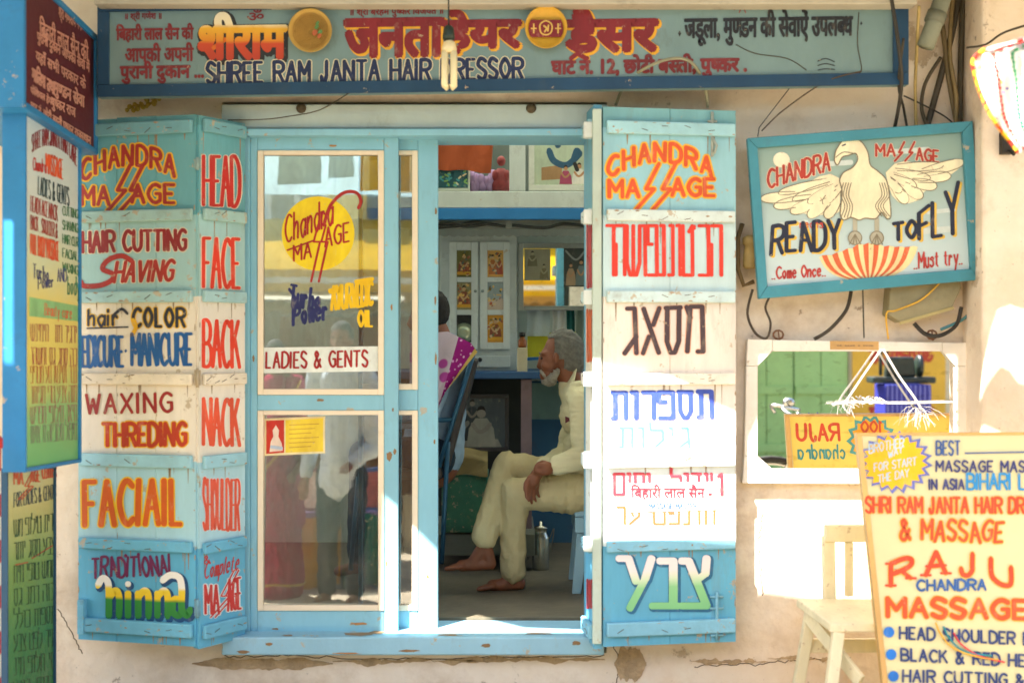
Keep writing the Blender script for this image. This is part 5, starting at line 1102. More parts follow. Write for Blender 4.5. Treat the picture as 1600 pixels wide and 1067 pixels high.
pbox(MB(), 690, 762, 742, 832, 1.22, 1.55).build('body', paint('#3f7a5c', .6, .25, .9, 9, .2, '#a8a074', chip=.5), t, .006)
def sk(u, v): return P(672+u*90, 702+v*(44-10*u)+3*math.sin(u*8)+6*u*v, 1.17+.02*math.sin(u*7+v*4)+(.15*(1-v) if v < .3 else .1*0))
t = thing('sackcloth', 'tan sackcloth thrown over the green box', 'cloth', P(715, 745, 1.3)); sheet(sk, 24, 12, .006).build('cloth', cloth('#8f7f56', .03), t)
mb = MB(); pbox(mb, 668, 836, 834, 868, 1.25, 1.9); t = tag(mb.build('plinth', paint('#77786a', .8, .2, .5), None, .005, loc=P(750, 868, 1.4)), 'low grey plinth under the counter carrying the green box', 'plinth')
# bits on the counter
t = thing('small_bottle', 'small bottle with orange cap on a pale carton beside the cabinet', 'bottle', P(816, 580, 1.5)); mb = MB()
mb.lathe(P(816, 543, 1.5), [(.02, 0), (.022, .01), (.022, .035), (.012, .045), (.012, .055)]); mb.build('glass', paint('#8a4a18', .2), t); mb = MB(); mb.lathe(P(816, 526, 1.5), [(.016, 0), (.016, .02), (.01, .022)]); mb.build('cap', paint('#2c241c', .4), t)
t = thing('carton', 'narrow pale carton standing on the counter beside the cabinet', 'carton', P(816, 580, 1.5)); pbox(MB(), 808, 824, 543.4, 581, 1.47, 1.53).build('body', paint('#c8bd9a', .6, .15, .3, 14), t, .002)
t = thing('yellow_paper', 'bright yellow paper pinned on the back wall behind the old man', 'paper', P(848, 560, 1.9)); mb = MB(); mb.prism([P(x, y, 1.9) for x, y in ((824, 521), (900, 518), (900, 556), (824, 558))], (0, .003, 0)); mb.build('sheet', paint('#d8cf2e', .6, .08, .1), t)
b = Brush(yplane(1.9), .001); b.stroke([(824, 561), (842, 560)], 3); b.done('blue_strip', '#2a74b8', t)
for i, (q, c, lb) in enumerate((((822, 478, 858, 525), '#c2cfcc', 'pale towel hanging left under the barber mirror'), ((862, 480, 882, 522), '#d8dad2', 'white towel hanging in the middle under the barber mirror'), ((884, 474, 897, 540), '#2f6660', 'dark teal towel hanging under the barber mirror'), ((898, 474, 925, 540), '#8a9a8c', 'grey green towel hanging at the right under the barber mirror'))):
    fn = lambda u, v, q=q: P(q[0]+(q[2]-q[0])*u+1.5*math.sin(v*3), q[1]+(q[3]-q[1])*v, 1.82+.01*math.sin(u*10+v))
    t = thing('towel', lb, 'towel', P(q[0], q[1], 1.82), 'towels under the barber mirror'); sheet(fn, 12, 8).build('cloth', cloth(c, .05), t)
t = thing('steel_canister', 'steel milk canister with wire handle on the floor behind the old man', 'canister', P(846, 872, 1.3)); mb = MB()
cz = FZ+.0005; cc = Vector((XX(845, 1.3), 1.3, cz)); mb.lathe(cc, [(.04, 0), (.042, .01), (.042, .15), (.036, .17), (.03, .18), (.032, .2), (.034, .205), (.03, .21), (.008, .215), (.008, .235)], seg=24)
mb.build('body', paint('#b5b3a4', .25, .08, .2, 8, 0, metal=.9), t); mb = MB(); mb.tube(catmull([cc+Vector((-.043, 0, .15)), cc+Vector((-.075, 0, .10)), cc+Vector((-.06, -.01, .05))], 5), .003, 6); mb.tube(catmull([cc+Vector((.043, 0, .15)), cc+Vector((.065, 0, .20)), cc+Vector((.05, 0, .09))], 5), .003, 6); mb.build('handle', paint('#8a887c', .3, metal=.8), t)
# plastic stool under the old man
st = thing('plastic_stool', 'pale blue plastic stool carrying the old man', 'stool', (XX(955, .85), .85, FZ)); BLP = paint('#8fb3c4', .35, .05, .15, 4, .03)
zs_ = ZZ(790, .85); x0, x1 = XX(897, .7), XX(1012, .7)
mb = MB(); mb.box((x0, .68, zs_-.03), (x1, 1.02, zs_)); mb.build('seat', BLP, st, .012)
mb = MB(); mb.box((x0+.004, .684, zs_-.10), (x1-.004, .70, zs_-.0305)); mb.box((x0+.004, 1.0, zs_-.10), (x1-.004, 1.016, zs_-.0305)); mb.box((x0+.004, .7005, zs_-.10), (x0+.02, .9995, zs_-.0305)); mb.box((x1-.02, .7005, zs_-.10), (x1-.004, .9995, zs_-.0305)); mb.build('apron', BLP, st, .003)
for sx, sy in ((0, 0), (1, 0), (0, 1), (1, 1)):
    xx = x0+.012 if sx == 0 else x1-.012; yy = .70 if sy == 0 else 1.0; dx = -.022 if sx == 0 else .022; dy = -.02 if sy == 0 else .02
    mb = MB(); mb.prism([(xx-.0, yy, zs_-.101), (xx+(.055 if sx == 0 else -.055), yy, zs_-.101), (xx+(.04 if sx == 0 else -.04)+dx, yy+dy, FZ+.001), (xx+dx, yy+dy, FZ+.001)], (0, .02, 0)); mb.build('leg', BLP, st, .003)

# ================================================================== PEOPLE
def blob(name, segs, voxel, mats, parent=None, smooth=6, wr=0, wscale=12, loc=None, keep=None, wstretch=(1, 1, 1)):
    mb = MB()
    for s in segs:
        if s[0] == 'e': mb.ball(s[1], s[2], 20, 14)
        else:
            a, ra, c, rc = s; a, c = Vector(a), Vector(c); mb.ball(a, ra, 16, 10); mb.ball(c, rc, 16, 10)
            n = max(3, int((c-a).length/.03)); mb.tube([a.lerp(c, i/n) for i in range(n+1)], [ra+(rc-ra)*i/n for i in range(n+1)], 16)
    off = wloc(parent) if parent else Vector(loc or (0, 0, 0)); me = mb.mesh('tmp', off)
    bm = bmesh.new(); bm.from_mesh(me); bmesh.ops.recalc_face_normals(bm, faces=bm.faces); bm.to_mesh(me); bm.free()
    o = bpy.data.objects.new('tmp', me); COL.objects.link(o)
    r = o.modifiers.new('r', 'REMESH'); r.mode = 'VOXEL'; r.voxel_size = voxel
    sm = o.modifiers.new('s', 'SMOOTH'); sm.iterations = smooth; sm.factor = .5
    dg = bpy.context.evaluated_depsgraph_get(); ev = o.evaluated_get(dg); m2 = bpy.data.meshes.new_from_object(ev)
    bpy.data.objects.remove(o); bpy.data.meshes.remove(me); m2.name = name
    if wr or keep:
        bm = bmesh.new(); bm.from_mesh(m2); bm.normal_update()
        if keep: bmesh.ops.delete(bm, geom=[f for f in bm.faces if not keep(f.calc_center_median()+off)], context='FACES')
        if wr:
            for v in bm.verts:
                p = Vector((v.co.x*wstretch[0], v.co.y*wstretch[1], v.co.z*wstretch[2]))*wscale
                v.co += v.normal*wr*(noise.noise(p)*.7+.9*(.5-abs(noise.noise(p*1.7+Vector((5, 1, 2)))))*1.2+.3*noise.noise(p*4))
        bm.to_mesh(m2); bm.free()
    m2.materials.clear()
    for m in (mats if isinstance(mats, list) else [mats]): m2.materials.append(m)
    m2.polygons.foreach_set('use_smooth', [True]*len(m2.polygons))
    ob = bpy.data.objects.new(name, m2); COL.objects.link(ob)
    if parent: ob.parent = parent
    elif loc is not None: ob.location = loc
    return ob
def finger(segs, pts, r0, r1):
    n = len(pts)
    for i in range(n-1): segs.append((pts[i], r0+(r1-r0)*i/(n-1), pts[i+1], r0+(r1-r0)*(i+1)/(n-1)))
q = P
man_loc = Vector((XX(900, .85), .85, FZ))
S = []
# head and neck
S += [('e', q(879, 551, .85), (.087, .074, .098)), ('e', q(861, 564, .85), (.056, .060, .074)), ('e', q(857, 586, .85), (.042, .046, .036))]
S += [(q(848, 558, .85), .018, q(842, 573, .85), .0115), ('e', q(850, 552, .82), (.016, .024, .010)), ('e', q(850, 552, .88), (.016, .024, .010))]
S += [('e', q(869, 560, .774), (.014, .010, .028)), ('e', q(869, 560, .926), (.014, .010, .028)), ('e', q(852, 571, .81), (.020, .020, .018)), ('e', q(852, 571, .89), (.020, .020, .018))]
S += [(q(882, 572, .85), .056, q(898, 602, .85), .062), (q(898, 602, .85), .06, q(918, 640, .85), .08), (q(920, 640, .85), .08, q(932, 745, .85), .095)]
for y_ in (.70, 1.0): S += [(q(910, 622, y_), .045, q(918, 660, .85), .07)]
# arms
LE, LW = q(910, 714, .625), q(864, 730, .60); RE, RW = q(886, 708, 1.00), q(846, 731, .68)
S += [(q(910, 625, .68), .05, LE, .040), (LE, .038, LW, .026), (q(908, 622, 1.02), .05, RE, .040), (RE, .038, RW, .026)]
# left hand resting as a loose fist on the right wrist
pa = q(853, 733, .585); S += [(LW, .026, pa, .030), ('e', q(850, 733, .585), (.034, .022, .030))]
for k in range(4):
    y_ = .565+.016*k; z0 = 726+3*k
    finger(S, [q(848, z0, y_), q(838, z0+1, y_+.004), q(836, z0+8, y_+.006), q(843, z0+11, y_+.004)], .010, .0075)
finger(S, [q(856, 724, .58), q(848, 721, .59), q(840, 724, .60)], .0105, .008)
# right hand hanging over the knee
pb = q(834, 750, .615); S += [(RW, .026, q(838, 742, .625), .027), ('e', pb, (.028, .032, .034))]
for k, (dx, ln) in enumerate(((-7, 26), (-3, 30), (2, 27), (6, 20))):
    y_ = .585+.019*k; bx = 833+dx*1.25
    finger(S, [q(bx, 756, y_), q(bx-2, 756+ln*.42, y_-.004), q(bx-1+dx*.1, 756+ln*.75, y_-.004), q(bx+2, 756+ln, y_)], .0105, .0075)
finger(S, [q(828, 745, .60), q(821, 755, .585), q(820, 765, .580)], .0115, .0085)
# legs and feet
LH, LK, LA = q(940, 772, .74), q(802, 770, .73), q(803, 900, .77); RH, RK, RA = q(940, 758, .97), q(788, 728, .84), q(757, 852, .715)
LK2, RK2 = q(808, 772, .73), q(796, 731, .845); S += [(LH, .07, LK2, .042), (LK2, .042, LA, .034), (RH, .07, RK2, .042), (RK2, .042, RA, .034)]
def foot(A, heel, ball, toe, y_, fl):
    S.extend([(A, .034, heel, .028), (heel, .028, ball, .027), (A, .032, ball.lerp(heel, .35), .028)])
    for k in range(5):
        yy = y_+(-.032+.016*k); b0 = Vector((ball.x+.002*k, yy, ball.z)); t0 = Vector((toe.x+(.006*k if fl > 0 else .006*(4-k)), yy+(k-2)*.003, toe.z)); S.append((b0, .014, t0, .0095 if k else .0115))
foot(RA, q(766, 880, .715), q(722, 883, .71), q(698, 886, .708), .712, 1)
foot(LA, Vector((XX(812, .77), .77, FZ+.03)), Vector((XX(770, .765), .765, FZ+.024)), Vector((XX(748, .765), .765, FZ+.013)), .765, 1)
man = blob('person', S, .0062, skin('#7d4a30'), None, 4, loc=man_loc)
tag(man, 'barefoot old man with white beard seated cross-legged in cream shirt and trousers', 'person')
SH = cloth('#cfc7a2', .0); TRS = cloth('#c2b48a', .0)
T = [('e', q(938, 738, .85), (.14, .18, .11)), ('e', q(924, 700, .85), (.13, .175, .13)), ('e', q(915, 648, .85), (.12, .18, .12)), (q(905, 617, .72), .062, q(905, 615, .98), .062), (q(893, 606, .85), .062, q(910, 630, .85), .09)]
T += [(q(911, 627, .675), .066, LE+Vector((.004, 0, 0)), .050), (LE, .052, q(872, 727, .605), .044), (q(908, 624, 1.02), .066, RE, .050), (RE, .050, q(852, 728, .715), .040)]
T += [('e', q(882, 722, .62), (.035, .045, .042))]
blob('shirt', T, .0065, SH, man, 6, .008, 8, wstretch=(.5, .5, 2.6))
T = [('e', q(945, 765, .85), (.17, .185, .105)), (LH, .098, q(806, 770, .73), .068), (q(806, 772, .73), .066, q(802, 820, .745), .056), (q(802, 820, .745), .054, q(801, 892, .765), .056),
     (RH, .098, q(793, 729, .845), .068), (q(791, 730, .84), .066, q(772, 790, .78), .056), (q(772, 790, .78), .055, q(758, 838, .72), .058)]
blob('trousers', T, .0065, TRS, man, 6, .009, 8, wstretch=(2.2, .6, .8))
mb = MB()
mb.smooth = True
for sy in (.795, .905):
    s_ = -1 if sy < .85 else 1
    A_, B_, C_, D_ = q(903, 572, sy-s_*.01), q(898, 596, sy+s_*.055), q(884, 622, sy+s_*.045), q(880, 606, sy-s_*.035)
    mb.prism([A_, B_, C_, D_], (-.005, s_*.008, .003))
mb.build('collar', SH, man, .004)
mb = MB(); mb.prism([q(883, 650, .69), q(894, 654, .69), q(883, 660, .69)], (0, -.045, 0)); mb.build('pocket_cloth', paint('#5a2a30', .8), man)
HR = paint('#77756c', .9, .35, .4, 40, .9, '#2c2a28')
blob('hair', [('e', q(881, 549, .85), (.093, .081, .102)), ('e', q(892, 566, .85), (.062, .072, .06))], .006, HR, man, 2, .008, 60, keep=lambda c: (c.x > XX(866, .85) or c.z > ZZ(528, .85) and c.x > XX(856, .85)) and not (c.z < ZZ(560, .85) and c.x < XX(880, .85)) and c.z > ZZ(590, .85))
BRD = paint('#a8a090', .95, .4, .6, 60, .9, '#6a5648')
blob('beard', [('e', q(858, 594, .85), (.034, .042, .024)), (q(871, 579, .786), .010, q(863, 592, .805), .020), (q(871, 579, .914), .010, q(863, 592, .895), .020), (q(863, 590, .81), .018, q(855, 594, .825), .018), (q(863, 590, .89), .018, q(855, 594, .875), .018)], .005, BRD, man, 1, .008, 110)
blob('moustache', [(q(846, 580, .835), .008, q(851, 588, .803), .007), (q(846, 580, .865), .008, q(851, 588, .897), .007), (q(846, 580, .835), .008, q(846, 580, .865), .008)], .004, BRD, man, 2, .003, 90)
for y_ in (.818, .882):
    mb = MB(); mb.ball(q(846.5, 560, y_), (.008, .011, .006), 12, 8); mb.build('eye', paint('#241814', .2, .05, 0), man)
    mb = MB(); mb.tube(catmull([q(844, 553, y_-.02), q(843, 551, y_), q(845, 554, y_+.02)], 4), .004, 6); mb.build('eyebrow', paint('#6f685c', .9), man)

# barber chair and customer behind the glazed doors
bc = thing('barber_chair', 'blue steel barber chair half hidden behind the glazed door', 'chair', (XX(640, .95), .95, FZ)); BS = paint('#2a566e', .4, .12, .3, 6, 0, metal=.3)
for y_ in (.72, 1.18):
    for a, c in (((742, 545), (682, 742)), ((682, 742), (560, 745)), ((700, 690), (690, 880)), ((560, 745), (548, 890)), ((712, 655), (590, 660)), ((600, 660), (596, 745))):
        mb = MB(); mb.tube([q(*a, y_), q(*c, y_)], .011, 10); mb.build('frame_tube', BS, bc)
mb = MB(); mb.prism([q(560, 735, .70), q(690, 730, .70), q(690, 748, .70), q(560, 752, .70)], (0, .5, 0)); mb.build('seat', paint('#37302c', .5), bc, .012)
mb = MB(); mb.prism([q(690, 728, .74), q(735, 560, .74), q(745, 563, .74), q(702, 732, .74)], (0, .42, 0)); mb.build('backrest', paint('#37302c', .5), bc, .01)
cu_loc = Vector((XX(660, .95), .95, FZ)); S = []
S += [('e', q(670, 488, .95), (.082, .074, .098)), ('e', q(657, 503, .95), (.055, .058, .07)), (q(684, 515, .95), .05, q(692, 545, .95), .06), (q(692, 560, .95), .11, q(676, 720, .95), .13), (q(690, 565, .76), .05, q(690, 565, 1.14), .05)]
for y_ in (.76, 1.14): S += [(q(690, 565, y_), .05, q(668, 650, y_), .04), (q(668, 650, y_), .038, q(610, 655, y_), .028), ('e', q(600, 655, y_), (.04, .03, .02))]
for y_ in (.84, 1.06): S += [(q(676, 715, y_), .085, q(570, 715, y_), .06), (q(570, 715, y_), .055, q(560, 870, y_), .036), (q(560, 885, y_), .03, q(530, 892, y_), .026)]
for y_ in (.76, 1.14):
    for k in range(4): S.append((q(594, 652+k*3, y_-.01), .009, q(578, 656+k*3, y_-.01), .008))
S += [(q(645, 496, .95), .018, q(639, 507, .95), .012)]
cu = blob('person', S, .009, skin('#8a553a'), None, 4, loc=cu_loc); tag(cu, 'dark haired customer leaning back in the barber chair behind the glazed door', 'person')
blob('hair', [('e', q(673, 485, .95), (.089, .081, .102))], .008, paint('#2a2622', .9, .3, .2, 40, .6), cu, 2, .004, 60, keep=lambda c: c.x > XX(668, .95) and c.z > ZZ(508, .95) or c.z > ZZ(466, .95))
blob('trousers', [(q(678, 715, .84), .10, q(572, 712, .84), .078), (q(678, 715, 1.06), .10, q(572, 712, 1.06), .078), (q(570, 715, .84), .07, q(561, 862, .84), .055), (q(570, 715, 1.06), .07, q(561, 862, 1.06), .055)], .01, cloth('#34404c', 0), cu, 4, .006, 10)
blob('shirt', [(q(690, 560, .95), .125, q(676, 705, .95), .145), (q(690, 563, .77), .065, q(690, 563, 1.13), .065), (q(690, 565, .76), .066, q(668, 650, .76), .056), (q(690, 565, 1.14), .066, q(668, 650, 1.14), .056), (q(668, 650, .76), .055, q(622, 655, .76), .04), (q(668, 650, 1.14), .055, q(622, 655, 1.14), .04)], .01, cloth('#8fa6b8', 0), cu, 4, .008, 9)
def shawl(u, v):                             # thrown over the backrest, hanging towards the front of the doorway
    a = [(640, 522), (700, 518), (738, 542), (746, 552)]
    x0 = lerp_tab([(0, 640), (.5, 700), (.85, 736), (1, 746)], u); y0 = lerp_tab([(0, 522), (.5, 518), (.85, 536), (1, 550)], u)
    x1 = lerp_tab([(0, 640), (1, 684)], u); y1 = lerp_tab([(0, 700), (1, 628)], u)
    x1 = 640+u*44; y1 = 655-u*28
    return P(x0+(x1-x0)*v*u+(0 if u < .01 else 0), y0+(y1-y0)*v, .66-.05*math.sin(v*3.1)+.012*math.sin(u*13+v*7)+.02*u)
sw = thing('shawl', 'magenta and white printed shawl with gold edge thrown over the barber chair', 'shawl', shawl(.6, .3))
mb = sheet(shawl, 50, 30, .004); mb.m = []
for j in range(2):
    for r_ in range(30):
        for c_ in range(50): mb.m.append(0 if c_ < 33 else (1 if c_ < 47 else 2))
mb.build('cloth', [cloth('#c9b6bc', .05, 'dots', 11, '#b8509a', thr=.30), cloth('#9a2a78', .05, 'dots', 46, '#d8a0c4', thr=.30), cloth('#cfae5e', .05)], sw)

# ================================================================== ACROSS THE STREET (seen in the glass and the mirrors)
FYB = -7.2
ob_ = thing('street_building', 'pale blue and cream building across the street with upper windows', 'building', (0, FYB-.2, GZ))
PB = paint('#b4d2e4', .7, .2, .5, 2, .3); PC = paint('#d9cfae', .8, .15, .5, 2, .3)
mb = MB(); mb.box((-9, FYB-.4, GZ-.2), (-2.75, FYB, 2.45)); mb.box((-1.05, FYB-.4, GZ-.2), (2.15, FYB, 2.45)); mb.box((3.2, FYB-.4, GZ-.2), (9, FYB, 2.45)); mb.box((2.15, FYB-.4, 2.1), (3.2, FYB, 2.45)); mb.box((-2.75, FYB-.4, 2.1), (-1.05, FYB, 2.45)); mb.build('wall', PC, ob_)
mb = MB(); mb.box((-9, FYB-.4, 2.451), (9, FYB, 3.4)); mb.build('upper_wall', PB, ob_)
mb = MB(); mb.box((-2.75, FYB-1.2, GZ-.2), (-1.05, FYB-1.1, 2.1)); mb.build('shop_recess', paint('#4a4036', .8), ob_)
for x, c in ((-2.9, '#3b4a5c'), (-2.05, '#4a5a68'), (-1.2, '#3b4a5c'), (.3, '#3b4a5c'), (2.6, '#3b4a5c')):
    mb = MB(); mb.box((x-.25, FYB, 2.75), (x+.25, FYB+.02, 3.25)); mb.build('window', paint(c, .3), ob_); mb = MB()
    for dx in (-.27, 0, .27): mb.box((x+dx-.02, FYB+.0205, 2.72), (x+dx+.02, FYB+.04, 3.28))
    mb.build('window_frame', paint('#c8d4d8', .5), ob_)
mb = MB(); mb.box((-1.75, FYB+.001, 2.5), (-1.38, FYB+.05, 3.39)); mb.build('yellow_pilaster', paint('#d8bb52', .6), ob_)
ya = thing('yellow_awning', 'yellow cloth awning with pale stripe across the street', 'awning', (-1.2, FYB+.6, 2.3))
mb = MB(); mb.prism([(-4.2, FYB+.06, 2.80), (1.9, FYB+.06, 2.80), (1.9, FYB+1.2, 2.24), (-4.2, FYB+1.2, 2.24)], (0, 0, .008)); mb.build('top_sheet', cloth('#ecc830', .6), ya)
mb = MB(); mb.box((-4.2, FYB+1.2, 2.06), (1.9, FYB+1.206, 2.239)); mb.build('front_band', cloth('#f2cc36', .6), ya)
mb = MB(); mb.box((-4.2, FYB+1.2065, 2.13), (1.9, FYB+1.211, 2.18)); mb.build('stripe', cloth('#efe6c8', .3), ya)
tr = thing('tin_roof', 'grey corrugated tin sheet below the yellow awning', 'roof sheet', (-1.2, FYB+.7, 2.0)); mb = MB(); mb.smooth = True; n_ = 240
vs = []
for j, (yy, zz) in enumerate(((FYB+.02, 2.02), (FYB+1.35, 1.86))):
    for i in range(n_+1): vs.append((-4.2+6.1*i/n_, yy+.02*noise.noise((i*.1, j, 0)), zz+.018*math.sin(i*.9)+.02*noise.noise((i*.07, j*3, 1))))
mb.add(vs, [(i, i+1, n_+2+i, n_+1+i) for i in range(n_)]); mb.build('sheet', paint('#8f8f88', .5, .2, .5, 6, .2, metal=.4), tr)
t = thing('jute_curtain', 'brown woven jute cloth hanging at the stall across the street', 'curtain', (-1.4, FYB+.6, 1.2))
fn = lambda u, v: Vector((-2.05+1.35*u, FYB+.9+.04*math.sin(u*22+v*2), 1.85-1.15*v)); sheet(fn, 60, 16).build('cloth', cloth('#9a7450', .15, 'wave', 26, '#7a5636', thr=.6), t)
t = thing('market_stall', 'low stall counter with framed pictures across the street', 'stall', (-1.9, FYB+2.7, GZ)); mb = MB(); mb.box((-2.7, FYB+2.4, GZ), (-.9, FYB+3.0, .62)); mb.build('counter', paint('#5a6f86', .7, .2, .5), t)
mb = MB(); mb.box((-2.72, FYB+2.38, .62), (-.88, FYB+3.02, .66)); mb.build('top', paint('#7a5a86', .7, .3, .5), t)
for k in range(5):
    x = -2.5+k*.36; t = thing('picture_frame', ['silver framed picture leaning on the stall, first from its left end', 'gold framed picture leaning on the stall, second from its left end', 'pale framed picture leaning in the middle of the stall', 'wine red framed picture leaning on the stall, second from its right end', 'blue framed picture leaning at the right end of the stall'][k], 'picture', (x, FYB+2.8, .66), 'framed pictures on the stall across the street')
    mb = MB(); mb.prism([(x-.13, FYB+2.92, .662), (x+.13, FYB+2.92, .662), (x+.13, FYB+2.82, .98), (x-.13, FYB+2.82, .98)], (0, -.02, 0)); mb.build('frame', paint(['#c8c8c8', '#b8963a', '#d8d2c4', '#7a2a3a', '#3a5a8a'][k], .4), t, .004)
    mb = MB(); mb.prism([(x-.10, FYB+2.914, .69), (x+.10, FYB+2.914, .69), (x+.10, FYB+2.830, .95), (x-.10, FYB+2.830, .95)], (0, .004, .001)); mb.build('printed_picture', paint(['#8a4a6a', '#3f6a8a', '#a8845a', '#c8b89a', '#a85a4a'][k], .5, .4, .5, 20), t)
for k, (c, lb) in enumerate((('#5a2a6a', 'deep purple folded cloth hanging on the stall front'), ('#2f5fa8', 'royal blue cloth hanging on the stall front'), ('#7a1f34', 'wine red cloth hanging on the stall front'), ('#d8d0c0', 'off white cloth hanging on the stall front'), ('#b88a2a', 'mustard gold cloth hanging on the stall front'), ('#2a6a5a', 'sea green cloth hanging on the stall front'))):
    fn = lambda u, v, k=k: Vector((-2.66+k*.29+.27*u, FYB+3.035+.015*math.sin(u*14+k), .64-.5*v+.02*math.sin(u*5+k)))
    t = thing('hanging_cloth', lb, 'cloth', (-2.5+k*.29, FYB+3.03, .4), 'coloured cloths on the stall front'); sheet(fn, 18, 8).build('cloth', cloth(c, .05, 'dots' if k % 2 else None, 24, '#d8c89a', thr=.2), t)
rn = random.Random(11)
for k, (x, y) in enumerate(((-2.35, FYB+.75), (-2.6, FYB+1.9), (-2.2, FYB+1.6))):
    t = thing('potted_plant', ['leafy potted plant beside the jute cloth', 'small potted plant at the left behind the stall', 'bushy potted plant in the middle behind the stall'][k], 'plant', (x, y, GZ)); mb = MB()
    mb.lathe((x, y, GZ), [(.12, 0), (.17, .22), (.18, .25)]); mb.build('pot', paint('#a8603a', .8), t); mb = MB()
    for j in range(160):
        a = rn.uniform(0, 6.28); rr = rn.uniform(0, .28); z = GZ+.3+rn.uniform(0, .9 if k == 0 else .5); c = Vector((x+rr*math.cos(a), y+rr*math.sin(a), z)); d = Vector((rn.uniform(-1, 1), rn.uniform(-1, 1), rn.uniform(-.3, 1))).normalized(); s_ = d.orthogonal().normalized()*.022; mb.add([c, c+d*.045+s_, c+d*.10, c+d*.045-s_], [(0, 1, 2, 3)])
    mb.build('leaves', cloth('#4f8a2e', .3), t)
    mb = MB(); mb.tube([(x, y, GZ+.2), (x+.02, y, GZ+.8)], .012, 6); mb.build('stem', paint('#5a4a2e', .8), t)
# green double door and the things reflected beside it
gd = thing('green_door', 'light green plank double door across the street', 'door', (2.67, FYB, GZ)); GD = paint('#a3cc80', .6, .10, .35, 5, .15)
for x0, x1 in ((2.16, 2.672), (2.678, 3.19)):
    mb = MB()
    for i in range(2): w_ = (x1-x0)/2; mb.box((x0+i*w_+.004, FYB-.06, GZ), (x0+(i+1)*w_-.004, FYB-.02, 2.09))
    mb.mi = 1; mb.box((x0, FYB-.09, GZ), (x1, FYB-.061, 2.09))
    mb.build('leaf', [GD, paint('#4f6a3c', .8)], gd); mb = MB()
    for z in (.5, 1.05, 1.6): mb.box((x0+.01, FYB-.019, z), (x1-.01, FYB+.004, z+.08))
    mb.build('batten', GD, gd, .004)
yb2 = thing('wall_banner', 'yellow banner with red Hindi lettering across the street', 'banner', (3.75, FYB+.05, 1.2)); mb = MB(); mb.box((3.22, FYB+.01, .2), (4.1, FYB+.03, 1.95)); mb.build('panel', paint('#e2b23a', .6, .1, .3), yb2)
ypl = BackPlane((4.1, FYB+.03, 1.95), (-1, 0, 0), (0, 0, -1), (0, 1, 0))
hindi(yb2, ypl, 'आयुर/वेदिक', (.12, .42, .72, .66), .010, '#b8381f', off=.002); hindi(yb2, ypl, 'मालिश तेल', (.12, .95, .72, 1.2), .010, '#b8381f', off=.002)
b = Brush(ypl, .002); b.stroke([(.2, .08), (.62, .08)], .03); b.stroke([(.3, .08), (.3, .3)], .03); b.stroke([(.55, .08), (.48, .22), (.58, .3)], .025); b.done('lettering', '#23221f', yb2)
mb = MB(); mb.box((4.5, FYB+.01, .2), (6.2, FYB+.03, 1.9)); bw = tag(mb.build('notice_board', paint('#a8854e', .7, .2, .4), None, loc=(5.3, FYB, GZ)), 'brown board with dark brush marks beside the yellow banner', 'board')
b = Brush(BackPlane((6.2, FYB+.03, 1.9), (-1, 0, 0), (0, 0, -1), (0, 1, 0)), .002); rn = random.Random(2)
for k in range(22): x, y = rn.uniform(.7, 1.65), rn.uniform(.1, 1.1); b.stroke([(x, y), (x+rn.uniform(.05, .25), y-rn.uniform(.02, .2))], .014)
b.done('brush_mark', '#3a2c1e', bw)
def V_(px, py, d): return Vector((XX(px, d-5), 5-d-.07, CAMZ-(py-CY)/FPX*d))   # a point that the wall mirror shows at this pixel, d from the camera
c0 = V_(1420, 640, 9.6); cbx = thing('cloth_cabinet', 'cabinet covered with striped violet cloth across the street', 'cabinet', (c0.x, c0.y, GZ))
mb = MB(); mb.box((V_(1384, 0, 9.6).x, c0.y-.3, GZ), (V_(1456, 0, 9.6).x, c0.y, V_(0, 601, 9.6).z)); mb.build('body', cloth('#3c3f8e', 0, 'wave', 9, '#6a70b8', thr=.8), cbx, .01)
sm = thing('sewing_machine', 'old black sewing machine standing on the violet cabinet', 'sewing machine', (c0.x, c0.y-.15, V_(0, 601, 9.6).z)); IR = paint('#23302e', .35, .2, .3, 10, .1)
zb_ = V_(0, 600, 9.6).z+.002; xs_ = [V_(p, 0, 9.6).x for p in (1368, 1392, 1410, 1440, 1468)]; ys_ = c0.y-.16
mb = MB(); mb.box((xs_[0], ys_-.1, zb_), (xs_[4], ys_+.1, zb_+.05)); mb.build('bed', IR, sm, .015)
mb = MB(); mb.prism([(xs_[1], ys_-.05, zb_+.051), (xs_[3], ys_-.05, zb_+.051), (xs_[3]-.02, ys_-.05, zb_+.2), (xs_[1]+.02, ys_-.05, zb_+.2)], (0, .1, 0)); mb.build('arm', IR, sm, .015)
mb = MB(); mb.lathe((xs_[3]+.015, ys_, zb_+.13), [(.075, 0), (.085, .01), (.085, .03), (.03, .035)], (1, 0, 0), 24); mb.build('hand_wheel', IR, sm)
mb = MB(); mb.tube([(xs_[1]-.03, ys_, zb_+.06), (xs_[1]-.03, ys_, zb_+.24), (xs_[1]+.03, ys_, zb_+.24)], .014, 8); mb.build('needle_head', IR, sm)
